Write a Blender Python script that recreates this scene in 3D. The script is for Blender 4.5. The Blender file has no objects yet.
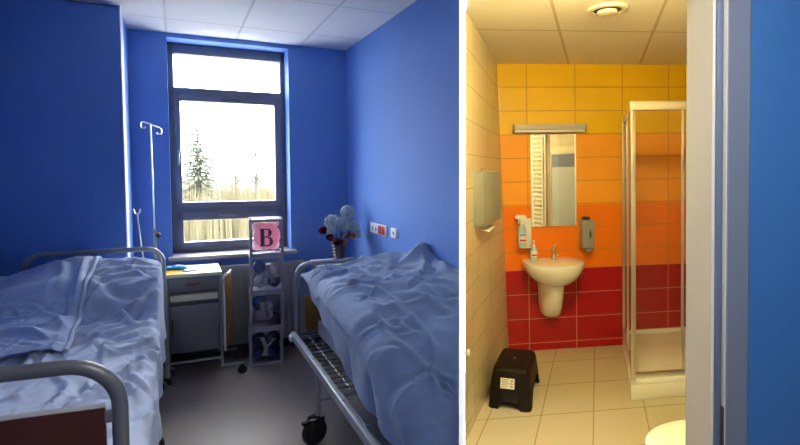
import bpy, bmesh, math, random
from mathutils import Vector, Matrix, noise
random.seed(7)
C = bpy.context.scene.collection
PI = math.pi
H = 1.6

# ------------------------------------------------------------------ frames (each room has its own axes)
class Frame:
    def __init__(self, cols):
        self.M = Matrix((cols[0], cols[1], cols[2])).transposed()
    def w(self, p): return self.M @ Vector(p)
def ang(a): return Vector((math.cos(a), math.sin(a), 0))
LX, LD = math.atan(480/1100), math.atan(274/480)
L = Frame([ang(LX), Vector((-math.sin(LD), math.cos(LD), 0)), Vector((0, 0, 1))])            # ward
LS = Frame([ang(LX), Vector((-math.sin(LX), math.cos(LX), 0)), Vector((0, 0, 1))])           # square to the window wall
LW = Frame([Vector((math.cos(LD), math.sin(LD), 0)), Vector((-math.sin(LD), math.cos(LD), 0)), Vector((0, 0, 1))])  # square to the side wall
RX, RD, RR = math.radians(6.5), math.atan(147/480), .02
roll = Matrix(((math.cos(RR), 0, -math.sin(RR)), (0, 1, 0), (math.sin(RR), 0, math.cos(RR))))
def rcols(a, b): return [roll @ a, roll @ b, roll @ Vector((0, 0, 1))]
R = Frame(rcols(ang(RX), Vector((math.sin(RD), math.cos(RD), 0))))                             # bathroom
RS = Frame(rcols(ang(RX), Vector((-math.sin(RX), math.cos(RX), 0))))                           # square to the coloured wall
RT = Frame(rcols(Vector((math.cos(RD), -math.sin(RD), 0)), Vector((math.sin(RD), math.cos(RD), 0))))  # square to the beige wall
W = Frame([Vector((1, 0, 0)), Vector((0, 1, 0)), Vector((0, 0, 1))])
WR = Frame(rcols(Vector((1, 0, 0)), Vector((0, 1, 0))))

# ------------------------------------------------------------------ materials
MATS = {}
class NT:
    def __init__(self, name):
        self.m = bpy.data.materials.new(name); self.m.use_nodes = True
        self.t = self.m.node_tree; self.n = self.t.nodes; self.l = self.t.links
        self.b = self.n['Principled BSDF']
    def node(self, ty, **kw):
        x = self.n.new(ty)
        for k, v in kw.items(): setattr(x, k, v)
        return x
    def set(self, s, v):
        if hasattr(v, 'is_output'): self.l.new(v, s)
        else: s.default_value = v
    def math(self, op, a, b=0.0, c=None):
        x = self.node('ShaderNodeMath', operation=op)
        self.set(x.inputs[0], a); self.set(x.inputs[1], b)
        if c is not None: self.set(x.inputs[2], c)
        return x.outputs[0]
    def mix(self, f, a, b):
        x = self.node('ShaderNodeMix', data_type='RGBA')
        self.set(x.inputs[0], f)
        for s, v in ((x.inputs[6], a), (x.inputs[7], b)):
            self.set(s, v if hasattr(v, 'is_output') else (*v[:3], 1))
        return x.outputs[2]
    def noise(self, scale, detail=3, vec=None, rough=.5, scl=None):
        x = self.node('ShaderNodeTexNoise'); x.inputs['Scale'].default_value = scale
        x.inputs['Detail'].default_value = detail; x.inputs['Roughness'].default_value = rough
        v = vec
        if v is None: v = self.node('ShaderNodeTexCoord').outputs['Object']
        if scl:
            mp = self.node('ShaderNodeMapping'); mp.inputs['Scale'].default_value = scl
            self.l.new(v, mp.inputs[0]); v = mp.outputs[0]
        self.l.new(v, x.inputs['Vector'])
        return x.outputs[0]
    def bump(self, h, strength=.3, dist=.01):
        x = self.node('ShaderNodeBump'); x.inputs['Strength'].default_value = strength; x.inputs['Distance'].default_value = dist
        self.l.new(h, x.inputs['Height']); self.l.new(x.outputs[0], self.b.inputs['Normal'])
    def uv(self):
        u = self.node('ShaderNodeUVMap'); u.uv_map = 'local'
        s = self.node('ShaderNodeSeparateXYZ'); self.l.new(u.outputs[0], s.inputs[0])
        return s.outputs[0], s.outputs[1], u.outputs[0]
    def line(self, s, off, per, hw):
        t = self.math('FRACT', self.math('DIVIDE', self.math('SUBTRACT', s, off), per))
        d = self.math('MULTIPLY', self.math('MINIMUM', t, self.math('SUBTRACT', 1.0, t)), per)
        return self.math('LESS_THAN', d, hw)
def lin(r, g, b):
    f = lambda c: (c/255/12.92) if c/255 <= .04045 else ((c/255+.055)/1.055)**2.4
    return (f(r), f(g), f(b))
def mat(name, col, rough=.6, metal=0, var=.06, scale=8, bump=0, bscale=60, spec=.5, emit=None, estr=0, coat=0, sheen=0):
    if name in MATS: return MATS[name]
    n = NT(name)
    c2 = tuple(max(0, c*(1-var*1.6)) for c in col); c1 = tuple(min(1, c*(1+var)) for c in col)
    f = n.noise(scale, 3)
    n.set(n.b.inputs['Base Color'], n.mix(f, c2, c1))
    n.b.inputs['Roughness'].default_value = rough; n.b.inputs['Metallic'].default_value = metal
    n.b.inputs['Specular IOR Level'].default_value = spec
    n.b.inputs['Coat Weight'].default_value = coat; n.b.inputs['Sheen Weight'].default_value = sheen
    if bump: n.bump(n.noise(bscale, 4), bump, .004)
    if emit:
        n.b.inputs['Emission Color'].default_value = (*emit, 1); n.b.inputs['Emission Strength'].default_value = estr
    MATS[name] = n.m
    return n.m
def balloon_mat(name, col, tl=.45):
    m = mat(name, col, .3, var=.06, spec=.6); nt = m.node_tree
    t = nt.nodes.new('ShaderNodeBsdfTranslucent'); t.inputs[0].default_value = (*col, 1)
    mx = nt.nodes.new('ShaderNodeMixShader'); mx.inputs[0].default_value = tl
    nt.links.new(nt.nodes['Principled BSDF'].outputs[0], mx.inputs[1]); nt.links.new(t.outputs[0], mx.inputs[2])
    nt.links.new(mx.outputs[0], nt.nodes['Material Output'].inputs[0]); return m
def glass_mat(name, tint=(1, 1, 1), refl=.06, rough=.02):
    if name in MATS: return MATS[name]
    n = NT(name); n.n.remove(n.b)
    tr = n.node('ShaderNodeBsdfTransparent'); tr.inputs[0].default_value = (*tint, 1)
    gl = n.node('ShaderNodeBsdfGlossy'); gl.inputs['Roughness'].default_value = rough
    lw = n.node('ShaderNodeLayerWeight'); lw.inputs[0].default_value = .3
    mx = n.node('ShaderNodeMixShader')
    n.set(mx.inputs[0], n.math('MULTIPLY_ADD', lw.outputs['Fresnel'], .22, refl*.35))
    n.l.new(tr.outputs[0], mx.inputs[1]); n.l.new(gl.outputs[0], mx.inputs[2])
    n.l.new(mx.outputs[0], n.n['Material Output'].inputs[0])
    MATS[name] = n.m
    return n.m

BLUE = (.13, .262, .65)
m_blue = mat('blue_wall_paint', BLUE, .7, var=.04, scale=3, bump=.05, bscale=140, spec=.2)
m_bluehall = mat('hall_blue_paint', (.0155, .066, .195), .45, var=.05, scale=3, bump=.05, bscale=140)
m_white = mat('white_paint', (.82, .82, .82), .5, var=.02)
m_jamb = mat('grey_door_frame_paint', (.30, .29, .275), .4, var=.04, scale=5)
m_jambd = mat('dark_seal_rubber', (.035, .05, .09), .6)
m_case = mat('blue_grey_frame_paint', (.068, .082, .12), .4, var=.04)
m_frame = mat('graphite_window_frame', (.17, .17, .215), .45, var=.05)
m_sill = mat('grey_stone_sill', (.42, .38, .37), .45, var=.12, scale=40)
m_steel = mat('painted_grey_tube', (.26, .27, .29), .35, var=.05, spec=.6)
m_steeld = mat('dark_grey_painted_tube', (.066, .072, .088), .4, var=.08)
m_rail = mat('bed_rail_enamel', (.29, .31, .36), .35, var=.06)
m_chrome = mat('chrome', (.8, .8, .8), .18, 1, var=.02)
m_alu = mat('polished_aluminium', (.82, .80, .76), .28, 1, var=.03)
m_black = mat('black_rubber', (.012, .012, .014), .55)
m_blackp = mat('black_plastic', (.010, .007, .006), .5, spec=.15, bump=.06, bscale=200)
m_brown = mat('dark_brown_board', (.034, .010, .010), .55, spec=.12, var=.2, scale=6)
m_ochre = mat('ochre_laminate', (.36, .17, .025), .45, var=.12, scale=10)
m_yellow = mat('yellow_laminate', (.80, .47, .03), .4, var=.08)
m_cream = mat('cream_laminate', (.78, .74, .58), .4, var=.04)
m_cab = mat('grey_laminate', (.17, .17, .19), .5, var=.05)
m_brownh = mat('brown_handle', (.16, .07, .02), .4)
m_rad = mat('radiator_enamel', (.40, .385, .37), .5, var=.04)
m_boxf = mat('lilac_white_card_frame', (.36, .34, .39), .6, var=.05)
m_letd = mat('dark_letter', (.10, .03, .055), .6)
m_letw = mat('pale_letter', (.38, .36, .36), .6)
m_letg = mat('grey_letter', (.25, .27, .36), .6)
m_pink = balloon_mat('pink_balloon', (.97, .56, .66), .85)
m_lpink = balloon_mat('pale_pink_balloon', (.97, .80, .82), .85)
m_bal_b = mat('blue_balloon', (.03, .10, .42), .3, spec=.6)
m_bal_n = mat('navy_balloon', (.018, .022, .11), .3, spec=.6)
m_bal_w = balloon_mat('white_balloon', (.62, .64, .70), .4)
m_ivory = mat('ivory_plastic', (.78, .78, .78), .4, var=.03)
m_red = mat('red_plastic', (.55, .012, .018), .4)
m_ceram = mat('white_ceramic', (.83, .81, .72), .12, var=.02, coat=.4)
m_acryl = mat('white_acrylic', (.84, .82, .74), .25, var=.02)
m_greyp = mat('grey_plastic', (.27, .26, .24), .4, var=.05)
m_greyl = mat('brushed_grey_dispenser', (.25, .245, .20), .5, var=.06, scale=5)
m_paper = mat('white_paper', (.80, .78, .70), .8)
m_bot_w = mat('clear_white_bottle', (.66, .74, .74), .25)
m_bot_b = mat('pale_blue_bottle', (.42, .62, .72), .25)
m_lab_r = mat('red_label', (.55, .04, .05), .5)
m_lab_b = mat('blue_label', (.10, .22, .55), .5)
m_glove = mat('blue_nitrile', (.08, .40, .80), .45)
m_comb = mat('brown_comb_plastic', (.10, .06, .04), .4)
m_hyd = mat('dusty_blue_petals', (.46, .54, .57), .8, var=.35, scale=30)
m_rose = mat('crimson_petals', (.35, .02, .06), .6, var=.4, scale=30)
m_coral = mat('coral_petals', (.60, .20, .16), .6, var=.3, scale=30)
m_leafd = mat('dark_leaf', (.02, .05, .03), .6, var=.3, scale=30)
m_vase = mat('mauve_ceramic', (.13, .09, .14), .3, var=.2, scale=20)
m_vasew = mat('white_stripe', (.75, .70, .72), .4)
m_glassw = glass_mat('window_glass', (.97, .98, .98), .03)
m_glass = glass_mat('shower_glass', (.995, .995, .99), .03)
m_acr = glass_mat('clear_box_film', (.96, .96, .98), .05)
m_lamp = mat('lamp_diffuser', (.9, .9, .85), .4, emit=(1, .82, .37), estr=125)
m_fillh = mat('hall_fill_diffuser', (.9, .9, .9), .4, emit=(1, .97, .93), estr=1000)
m_bark = mat('bark', (.13, .10, .085), .9, var=.3)
m_twig = mat('pale_twig', (.045, .043, .040), .9)
m_needle = mat('spruce_needles', (.050, .055, .036), .8, var=.2, scale=2)
m_reed = mat('dry_reed', (.060, .048, .019), .8, var=.15, scale=1)
m_field = mat('dry_field', (.060, .049, .021), .9, var=.25, scale=.12)

def fabric(name, col, sh):
    if name in MATS: return MATS[name]
    n = NT(name)
    f = n.noise(5, 3)
    n.set(n.b.inputs['Base Color'], n.mix(f, tuple(c*.93 for c in col), tuple(min(1, c*1.05) for c in col)))
    n.b.inputs['Roughness'].default_value = .85; n.b.inputs['Sheen Weight'].default_value = sh
    n.b.inputs['Specular IOR Level'].default_value = .2
    a = n.noise(26, 5, rough=.6); w = n.noise(420, 1)
    h = n.math('ADD', a, n.math('MULTIPLY', w, .15))
    n.bump(h, .35, .008)
    MATS[name] = n.m
    return n.m
m_sheet = fabric('pale_blue_sheet', (.43, .485, .60), .1)
m_duvet = fabric('pale_blue_duvet', (.36, .425, .56), .1)
m_blank = fabric('light_blue_blanket', (.26, .335, .48), .1)
m_matt = fabric('mattress_ticking', (.3, .33, .4), 0)

def floor_ward():
    n = NT('grey_linoleum'); u, v, uv = n.uv()
    a = n.noise(2.2, 5, uv, .6); b = n.noise(60, 2, uv)
    c = n.mix(a, (.165, .138, .120), (.31, .265, .235))
    c = n.mix(n.math('MULTIPLY', b, .25), c, (.36, .31, .28))
    n.set(n.b.inputs['Base Color'], c)
    n.set(n.b.inputs['Roughness'], n.math('MULTIPLY_ADD', a, .25, .32))
    n.bump(n.noise(30, 3, uv), .05, .002)
    return n.m
def floor_tiles():
    n = NT('beige_floor_tiles'); u, v, uv = n.uv()
    ln = n.math('MAXIMUM', n.line(u, 0.0, .3555, .0034), n.line(v, 3.235, .452, .0042))
    a = n.noise(3, 5, uv, .6)
    c = n.mix(a, (.45, .39, .245), (.53, .47, .315))
    n.set(n.b.inputs['Base Color'], n.mix(ln, c, (.27, .21, .10)))
    n.set(n.b.inputs['Roughness'], n.math('MULTIPLY_ADD', ln, .5, .3))
    n.bump(n.math('SUBTRACT', 1.0, ln), .25, .002)
    return n.m
def wall_colour():
    n = NT('red_orange_yellow_wall_tiles'); u, v, uv = n.uv()
    lo = n.math('LESS_THAN', v, .722)
    rows = n.math('ADD', n.math('MULTIPLY', lo, n.line(v, .066, .218, .0035)),
                  n.math('MULTIPLY', n.math('SUBTRACT', 1.0, lo), n.line(v, 1.9, .2035, .0035)))
    ln = n.math('MAXIMUM', rows, n.line(u, -.165, .432, .0035))
    a = n.noise(2.5, 3, uv)
    def var(c): return n.mix(a, tuple(x*.88 for x in c), tuple(x*1.06 for x in c))
    yel, org, dor, red = (.84, .50, .012), (.90, .36, .030), (.88, .195, .006), (.40, .004, .011)
    c = n.mix(n.math('GREATER_THAN', v, .722), var(red), var(dor))
    c = n.mix(n.math('GREATER_THAN', v, 1.28), c, var(org))
    c = n.mix(n.math('GREATER_THAN', v, 1.9), c, var(yel))
    g = n.mix(lo, (.52, .20, .01), (.62, .20, .12))
    g = n.mix(n.math('GREATER_THAN', v, 1.9), g, (.45, .24, .01))
    n.set(n.b.inputs['Base Color'], n.mix(ln, c, g))
    n.set(n.b.inputs['Roughness'], n.math('MULTIPLY_ADD', ln, .5, .22))
    n.bump(n.math('SUBTRACT', 1.0, ln), .3, .002)
    return n.m
def wall_beige():
    n = NT('beige_wall_tiles'); u, v, uv = n.uv()
    ln = n.math('MAXIMUM', n.line(v, 1.9, .2035, .0035), n.line(u, 4.43, .60, .004))
    a = n.noise(5, 5, uv, .65)
    c = n.mix(a, (.46, .375, .215), (.62, .53, .36))
    n.set(n.b.inputs['Base Color'], n.mix(ln, c, (.42, .335, .18)))
    n.set(n.b.inputs['Roughness'], n.math('MULTIPLY_ADD', ln, .4, .3))
    n.bump(n.math('SUBTRACT', 1.0, ln), .3, .002)
    return n.m
def ceil_panels(name, col, ou, pu, ov, pv, linec, hw):
    n = NT(name); u, v, uv = n.uv()
    ln = n.math('MAXIMUM', n.line(u, ou, pu, hw), n.line(v, ov, pv, hw))
    a = n.noise(90, 3, uv, .7); b = n.noise(1.3, 2, uv)
    c = n.mix(n.math('MULTIPLY_ADD', a, .6, n.math('MULTIPLY', b, .4)), tuple(x*.86 for x in col), tuple(min(1, x*1.08) for x in col))
    n.set(n.b.inputs['Base Color'], n.mix(ln, c, linec))
    n.b.inputs['Roughness'].default_value = .75
    n.bump(n.math('ADD', n.math('MULTIPLY', a, .15), ln), .25, .004)
    return n.m
m_lino, m_ftile, m_wtile, m_btile = floor_ward(), floor_tiles(), wall_colour(), wall_beige()
m_ceilL = ceil_panels('ward_ceiling_panels', (.78, .78, .79), .483, .525, 4.19, .785, (.55, .56, .60), .009)
m_ceilR = ceil_panels('bathroom_ceiling_panels', (.74, .68, .54), -.22, .65, 3.37, 1.25, (.50, .41, .26), .010)

# ------------------------------------------------------------------ mesh helpers
class G:
    def __init__(self): self.bm = bmesh.new()
    def add(self, bm2):
        me = bpy.data.meshes.new('tmp'); bm2.to_mesh(me); bm2.free(); self.bm.from_mesh(me); bpy.data.meshes.remove(me); return self
    def box(self, x0, x1, y0, y1, z0, z1, bev=0, seg=2):
        b = bmesh.new(); bmesh.ops.create_cube(b, size=1)
        for v in b.verts: v.co = Vector(((x0+x1)/2+v.co.x*(x1-x0), (y0+y1)/2+v.co.y*(y1-y0), (z0+z1)/2+v.co.z*(z1-z0)))
        if bev: bmesh.ops.bevel(b, geom=b.edges[:], offset=bev, segments=seg, profile=.5, affect='EDGES')
        return self.add(b)
    def prism(self, pts, a, b_, axis='z', bev=0):
        b = bmesh.new()
        def mk(p, h): return {'z': (p[0], p[1], h), 'y': (p[0], h, p[1]), 'x': (h, p[0], p[1])}[axis]
        lo = [b.verts.new(mk(p, a)) for p in pts]; hi = [b.verts.new(mk(p, b_)) for p in pts]
        b.faces.new(lo); b.faces.new(hi[::-1]); n = len(pts)
        for i in range(n): b.faces.new((lo[i], hi[i], hi[(i+1) % n], lo[(i+1) % n]))
        bmesh.ops.recalc_face_normals(b, faces=b.faces[:])
        if bev: bmesh.ops.bevel(b, geom=b.edges[:], offset=bev, segments=2, profile=.5, affect='EDGES')
        return self.add(b)
    def tube(self, pts, r, seg=12, closed=False):
        pts = [Vector(p) for p in pts]; n = len(pts); b = bmesh.new(); rings = []
        rr = r if isinstance(r, (list, tuple)) else [r]*n
        t0 = (pts[1]-pts[0]).normalized()
        up = Vector((0, 0, 1)) if abs(t0.z) < .9 else Vector((1, 0, 0))
        nrm = (up - t0*up.dot(t0)).normalized()
        for i, p in enumerate(pts):
            if closed: t = (pts[(i+1) % n]-pts[i-1]).normalized()
            else: t = (pts[min(i+1, n-1)]-pts[max(i-1, 0)]).normalized()
            nrm = (nrm - t*nrm.dot(t)).normalized(); bn = t.cross(nrm)
            rings.append([b.verts.new(p+(nrm*math.cos(2*PI*k/seg)+bn*math.sin(2*PI*k/seg))*rr[i]) for k in range(seg)])
        for i in range(n if closed else n-1):
            A, B = rings[i], rings[(i+1) % n]
            for k in range(seg): b.faces.new((A[k], A[(k+1) % seg], B[(k+1) % seg], B[k]))
        if not closed: b.faces.new(rings[0][::-1]); b.faces.new(rings[-1])
        bmesh.ops.recalc_face_normals(b, faces=b.faces[:])
        return self.add(b)
    def lathe(self, prof, c=(0, 0, 0), seg=24, axis='z', sx=1, sy=1):
        b = bmesh.new(); rings = []; c = Vector(c)
        def mk(x, y, z): return c+Vector({'z': (x, y, z), 'y': (x, z, y), 'x': (z, x, y)}[axis])
        for r, z in prof:
            if r < 1e-6: rings.append([b.verts.new(mk(0, 0, z))])
            else: rings.append([b.verts.new(mk(r*sx*math.cos(2*PI*k/seg), r*sy*math.sin(2*PI*k/seg), z)) for k in range(seg)])
        for A, B in zip(rings, rings[1:]):
            for k in range(seg):
                k2 = (k+1) % seg
                if len(A) == 1 and len(B) == 1: continue
                if len(A) == 1: b.faces.new((A[0], B[k], B[k2]))
                elif len(B) == 1: b.faces.new((A[k], A[k2], B[0]))
                else: b.faces.new((A[k], A[k2], B[k2], B[k]))
        if len(rings[0]) > 1: b.faces.new(rings[0][::-1])
        if len(rings[-1]) > 1: b.faces.new(rings[-1])
        bmesh.ops.recalc_face_normals(b, faces=b.faces[:])
        return self.add(b)
    def ball(self, c, r, sub=2, amp=0, fr=6):
        b = bmesh.new(); bmesh.ops.create_icosphere(b, subdivisions=sub, radius=1)
        r = r if isinstance(r, (tuple, list)) else (r, r, r)
        for v in b.verts:
            k = 1+amp*noise.noise(v.co*fr+Vector(c)*9)
            v.co = Vector((c[0]+v.co.x*r[0]*k, c[1]+v.co.y*r[1]*k, c[2]+v.co.z*r[2]*k))
        return self.add(b)
    def grid(self, rows, closed=False):
        b = bmesh.new(); R_ = [[b.verts.new(p) for p in row] for row in rows]
        for A, B in zip(R_, R_[1:]):
            for k in range(len(A) - (0 if closed else 1)):
                k2 = (k+1) % len(A); b.faces.new((A[k], A[k2], B[k2], B[k]))
        return self.add(b)
    def loft(self, rings):
        b = bmesh.new(); R_ = [[b.verts.new(p) for p in row] for row in rings]
        for A, B in zip(R_, R_[1:]):
            for k in range(len(A)):
                k2 = (k+1) % len(A); b.faces.new((A[k], A[k2], B[k2], B[k]))
        b.faces.new(R_[0][::-1]); b.faces.new(R_[-1])
        bmesh.ops.recalc_face_normals(b, faces=b.faces[:])
        return self.add(b)
    def quad(self, *p):
        b = bmesh.new(); b.faces.new([b.verts.new(q) for q in p]); return self.add(b)
    def rot(self, a, axis='Z', c=(0, 0, 0)):
        bmesh.ops.rotate(self.bm, verts=self.bm.verts[:], cent=c, matrix=Matrix.Rotation(a, 3, axis)); return self
    def move(self, d):
        bmesh.ops.translate(self.bm, verts=self.bm.verts[:], vec=d); return self
    def done(self, name, m, parent=None, fr=W, org=None, smooth=True, uvf=None, angle=40):
        """org given: top-level mesh at that point of the frame; otherwise a child in its parent's own coordinates."""
        me = bpy.data.meshes.new(name)
        if uvf:
            uvl = self.bm.loops.layers.uv.new('local')
            for f in self.bm.faces:
                for lp in f.loops: lp[uvl].uv = uvf(lp.vert.co)
        for v in self.bm.verts: v.co = fr.M @ v.co
        if fr.M.determinant() < 0: bmesh.ops.reverse_faces(self.bm, faces=self.bm.faces[:])
        self.bm.to_mesh(me); self.bm.free()
        me.materials.append(m)
        if smooth:
            for p in me.polygons: p.use_smooth = True
            me.set_sharp_from_angle(angle=math.radians(angle))
        o = bpy.data.objects.new(name, me); C.objects.link(o)
        if parent is not None: o.parent = parent
        if org is not None: o.location = fr.w(org)
        return o

def tag(o, label, cat, group=None, kind=None):
    if label: o['label'] = label
    if cat: o['category'] = cat
    if group: o['group'] = group
    if kind: o['kind'] = kind
    return o
class Thing:
    """an Empty at the thing's base; parts are given in the frame's axes, relative to that base"""
    def __init__(self, name, label, cat, fr, org, group=None):
        self.fr, self.org = fr, Vector(org)
        self.o = bpy.data.objects.new(name, None); C.objects.link(self.o)
        self.o.empty_display_size = .1
        self.o.location = fr.w(org); tag(self.o, label, cat, group)
    def part(self, name, g, m, parent=None, label=None, smooth=True, angle=40):
        o = g.done(name, m, parent or self.o, self.fr, smooth=smooth, angle=angle)
        if label: o['label'] = label
        return o
def struct(name, g, m, fr=W, uvf=None, label=None, smooth=False, parent=None):
    o = g.done(name, m, parent, fr, None if parent else (0, 0, 0), smooth=smooth, uvf=uvf)
    if parent is None: o['kind'] = 'structure'
    if label: o['label'] = label
    return o
def fillet(pts, rad, n=7):
    pts = [Vector(p) for p in pts]; out = [pts[0]]
    for a, p, b in zip(pts, pts[1:], pts[2:]):
        d1, d2 = (a-p).normalized(), (b-p).normalized()
        half = d1.angle(d2)/2; t = rad/math.tan(half)
        c = p+(d1+d2).normalized()*(rad/math.sin(half))
        s, e = p+d1*t-c, p+d2*t-c
        w_ = s.angle(e)
        for i in range(n+1):
            k = i/n; out.append(c+(s*math.sin((1-k)*w_)+e*math.sin(k*w_))/math.sin(w_))
    out.append(pts[-1]); return out
def interp(x, tab):
    if x <= tab[0][0]: return tab[0][1]
    for (a, va), (b, vb) in zip(tab, tab[1:]):
        if x <= b:
            t = (x-a)/(b-a); t = t*t*(3-2*t); return va+(vb-va)*t
    return tab[-1][1]
def N(x, y, z=0): return noise.noise(Vector((x, y, z)))
def ridge(x, y, s=0):
    return (1-abs(noise.noise(Vector((x, y, s)))))**3

# ================================================================== SETTING: WARD
ZL, YB, XW, YE = 2.733, 4.613, 1.427, 2.53
wend, wcor = L.w((XW, YE, 0)), L.w((XW, YB, 0))
t1, t2 = R.w((-.79, 2.98, 0)), R.w((-.79, 4.43, 0))
lnear = L.w((-1.0, -.9, 0))
Li = L.M.inverted()
luv = lambda co: (lambda q: (q.x, q.y))(Li @ co)
def flat(pts, z, up=True):
    g = G(); p = [(q[0], q[1], z) for q in pts]
    g.quad(*(p if up else p[::-1])); return g
DW = 1.05       # door wall plane (world y)
fin = [(459.15-450)/480, (464.3-450)/480]
FZ = 1.12
ward_poly = [lnear, L.w((-1.0, YB, 0)), wcor, wend, Vector((fin[0]*FZ, FZ, 0)), Vector((fin[1]*FZ, FZ-.001, 0)), Vector((.62, 1.13, 0)), Vector((1.9, 1.13, 0)), Vector((1.9, -1.18, 0))]
# slabs
def slab(pts, z0, z1):
    g = G(); g.prism([(p[0], p[1]) for p in pts], z0, z1); return g
struct('floor', slab(ward_poly, -.04, 0), m_lino, uvf=luv, label='dark grey linoleum floor between the beds')
struct('ceiling', slab(ward_poly, ZL, ZL+.05), m_ceilL, uvf=luv, label='white panel ceiling above the window')
# window wall: one slab with the opening cut out of it
g = G()
OX0, OX1, OZ0, OZ1 = -.040, .908, .845, 2.697
g.box(-1.2, OX0, YB, YB+.34, 0, ZL); g.box(OX1, XW, YB, YB+.34, 0, ZL)
g.box(OX0, OX1, YB, YB+.34, 0, OZ0); g.box(OX0, OX1, YB, YB+.34, OZ1, ZL)
struct('wall_back', g, m_blue, L, label='blue wall around the window')
struct('wall_left', G().box(-1.12, -1.0, -.9, 4.0, 0, ZL), m_blue, L, label='blue side wall beside the left bed')
struct('wall_pier', G().box(-1.12, -.310, 4.0, YB, 0, ZL, .012), m_blue, L, label='blue wall pier behind the left bed')
struct('trim_lit_corner', G().box(-.315, -.3075, 3.996, 4.20, 0, ZL, .002), mat('lit_corner_guard', (.60, .66, .82), .5), L, label='pale corner strip on the wall pier with window light in its colour')  # corner guard coloured pale to carry the window light on the pier's face
# solid wedge between the rooms; ward side
g = G(); g.prism([(wend.x, wend.y), (wcor.x, wcor.y), (wcor.x+.12, wcor.y+.02), (wend.x+.017, wend.y+.02)], 0, ZL)
struct('wall_right', g, m_blue, label='blue side wall with sockets above the right bed')
# white partition edge
g = G()
a0, a1 = fin[0]*FZ, fin[1]*FZ
dirv = Vector((.0245, 1, 0))
k = 2.765-FZ
g.prism([(a0, FZ), (a1, FZ), (a1+dirv.x*k, FZ+k), (a0+dirv.x*k, FZ+k)], 0, ZL)
struct('wall_partition', g, m_white, label='thin white partition edge between ward and bathroom')
# vestibule behind the camera
g = G(); g.prism([(lnear.x-.1, lnear.y), (lnear.x-.1, lnear.y-.12), (2.0, -1.30), (2.0, -1.18), (lnear.x, -1.18)], 0, ZL)
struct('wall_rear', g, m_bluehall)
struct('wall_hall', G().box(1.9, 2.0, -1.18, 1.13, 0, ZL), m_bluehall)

struct('wall_foot_shade', G().box(-.31, XW-.002, YB-.012, YB, 0, .15, .003), mat('wall_foot_shade_grey', (.06, .06, .065), .5), L, label='dark strip standing for the shaded wall foot under the radiator')  # shade at the foot of the wall, laid on as a dark strip
# ------------------------------------------------------------------ window
YF = 4.80
wroot = bpy.data.objects.new('window_1', None); C.objects.link(wroot); wroot.location = (0, 0, 0)
wroot['kind'] = 'structure'; wroot['label'] = 'tall dark framed window in the blue wall'
def wbars(name, bars, y0, y1, m, bev=.004, par=wroot):
    g = G()
    for x0, x1, z0, z1 in bars: g.box(x0, x1, y0, y1, z0, z1, bev)
    return g.done(name, m, par, L)
fr0 = wbars('frame', [(OX0, .004, OZ0, OZ1), (.868, OX1, OZ0, OZ1), (OX0, OX1, 2.612, OZ1), (OX0, OX1, 2.27, 2.325), (OX0, OX1, 1.235, 1.285), (OX0, OX1, OZ0, .925)], YF, YF+.08, m_frame)
wbars('sash', [(0, .047, 1.28, 2.275), (.812, .87, 1.28, 2.275), (0, .87, 2.208, 2.275), (0, .87, 1.28, 1.327)], YF-.02, YF+.06, m_frame)
wbars('sash', [(0, .050, .92, 1.24), (.812, .87, .92, 1.24), (0, .87, 1.168, 1.24), (0, .87, .92, .975)], YF-.02, YF+.06, m_frame)
G().box(.002, .870, YF+.035, YF+.041, 2.322, 2.615).done('pane', m_glassw, wroot, L)
G().box(.044, .815, YF+.025, YF+.031, 1.325, 2.210).done('pane', m_glassw, wroot, L)
G().box(.047, .815, YF+.025, YF+.031, .972, 1.170).done('pane', m_glassw, wroot, L)
h = G(); h.box(.012, .034, YF-.032, YF-.02, 1.64, 1.72, .003); h.box(.014, .032, YF-.05, YF-.03, 1.66, 1.78, .006)
h.done('handle', m_steel, wroot, L)['label'] = 'small grey lever handle on the main sash'
h = G(); h.box(.36, .52, YF-.03, YF-.018, 2.222, 2.240, .003); h.done('vent_grip', m_steeld, wroot, L)
h = G(); h.box(.33, .47, YF-.035, YF-.018, 1.196, 1.214, .004); h.done('lower_grip', m_steel, wroot, L)
s = G(); s.box(-.07, .945, 4.535, YF-.001, .853, .885, .006); struct('trim_sill', s, m_sill, L, label='grey stone sill below the window', smooth=True)

# ------------------------------------------------------------------ radiator
t = Thing('radiator', 'long white panel radiator on the wall under the window', 'radiator', L, (.50, 4.53, 0))
g = G(); g.box(-.56, .50, -.03, 0, .10, .795, .012)
for i in range(26): g.tube([(-.53+.0405*i, -.031,   .14), (-.53+.0405*i, -.031, .755)], .006, 6)
t.part('panel', g, m_rad)
g = G(); g.box(-.56, .50, .003, .075, .17, .78, .006); t.part('convector', g, m_rad)
for x in (-.45, .40): t.part('bracket', G().box(x-.015, x+.015, .02, .083, 0, .20, .002), m_steeld)
t.part('pipe', G().tube(fillet([(.47, .04, 0), (.47, .04, .30), (.53, .04, .30)], .03), .008, 8), m_rad)

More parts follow.
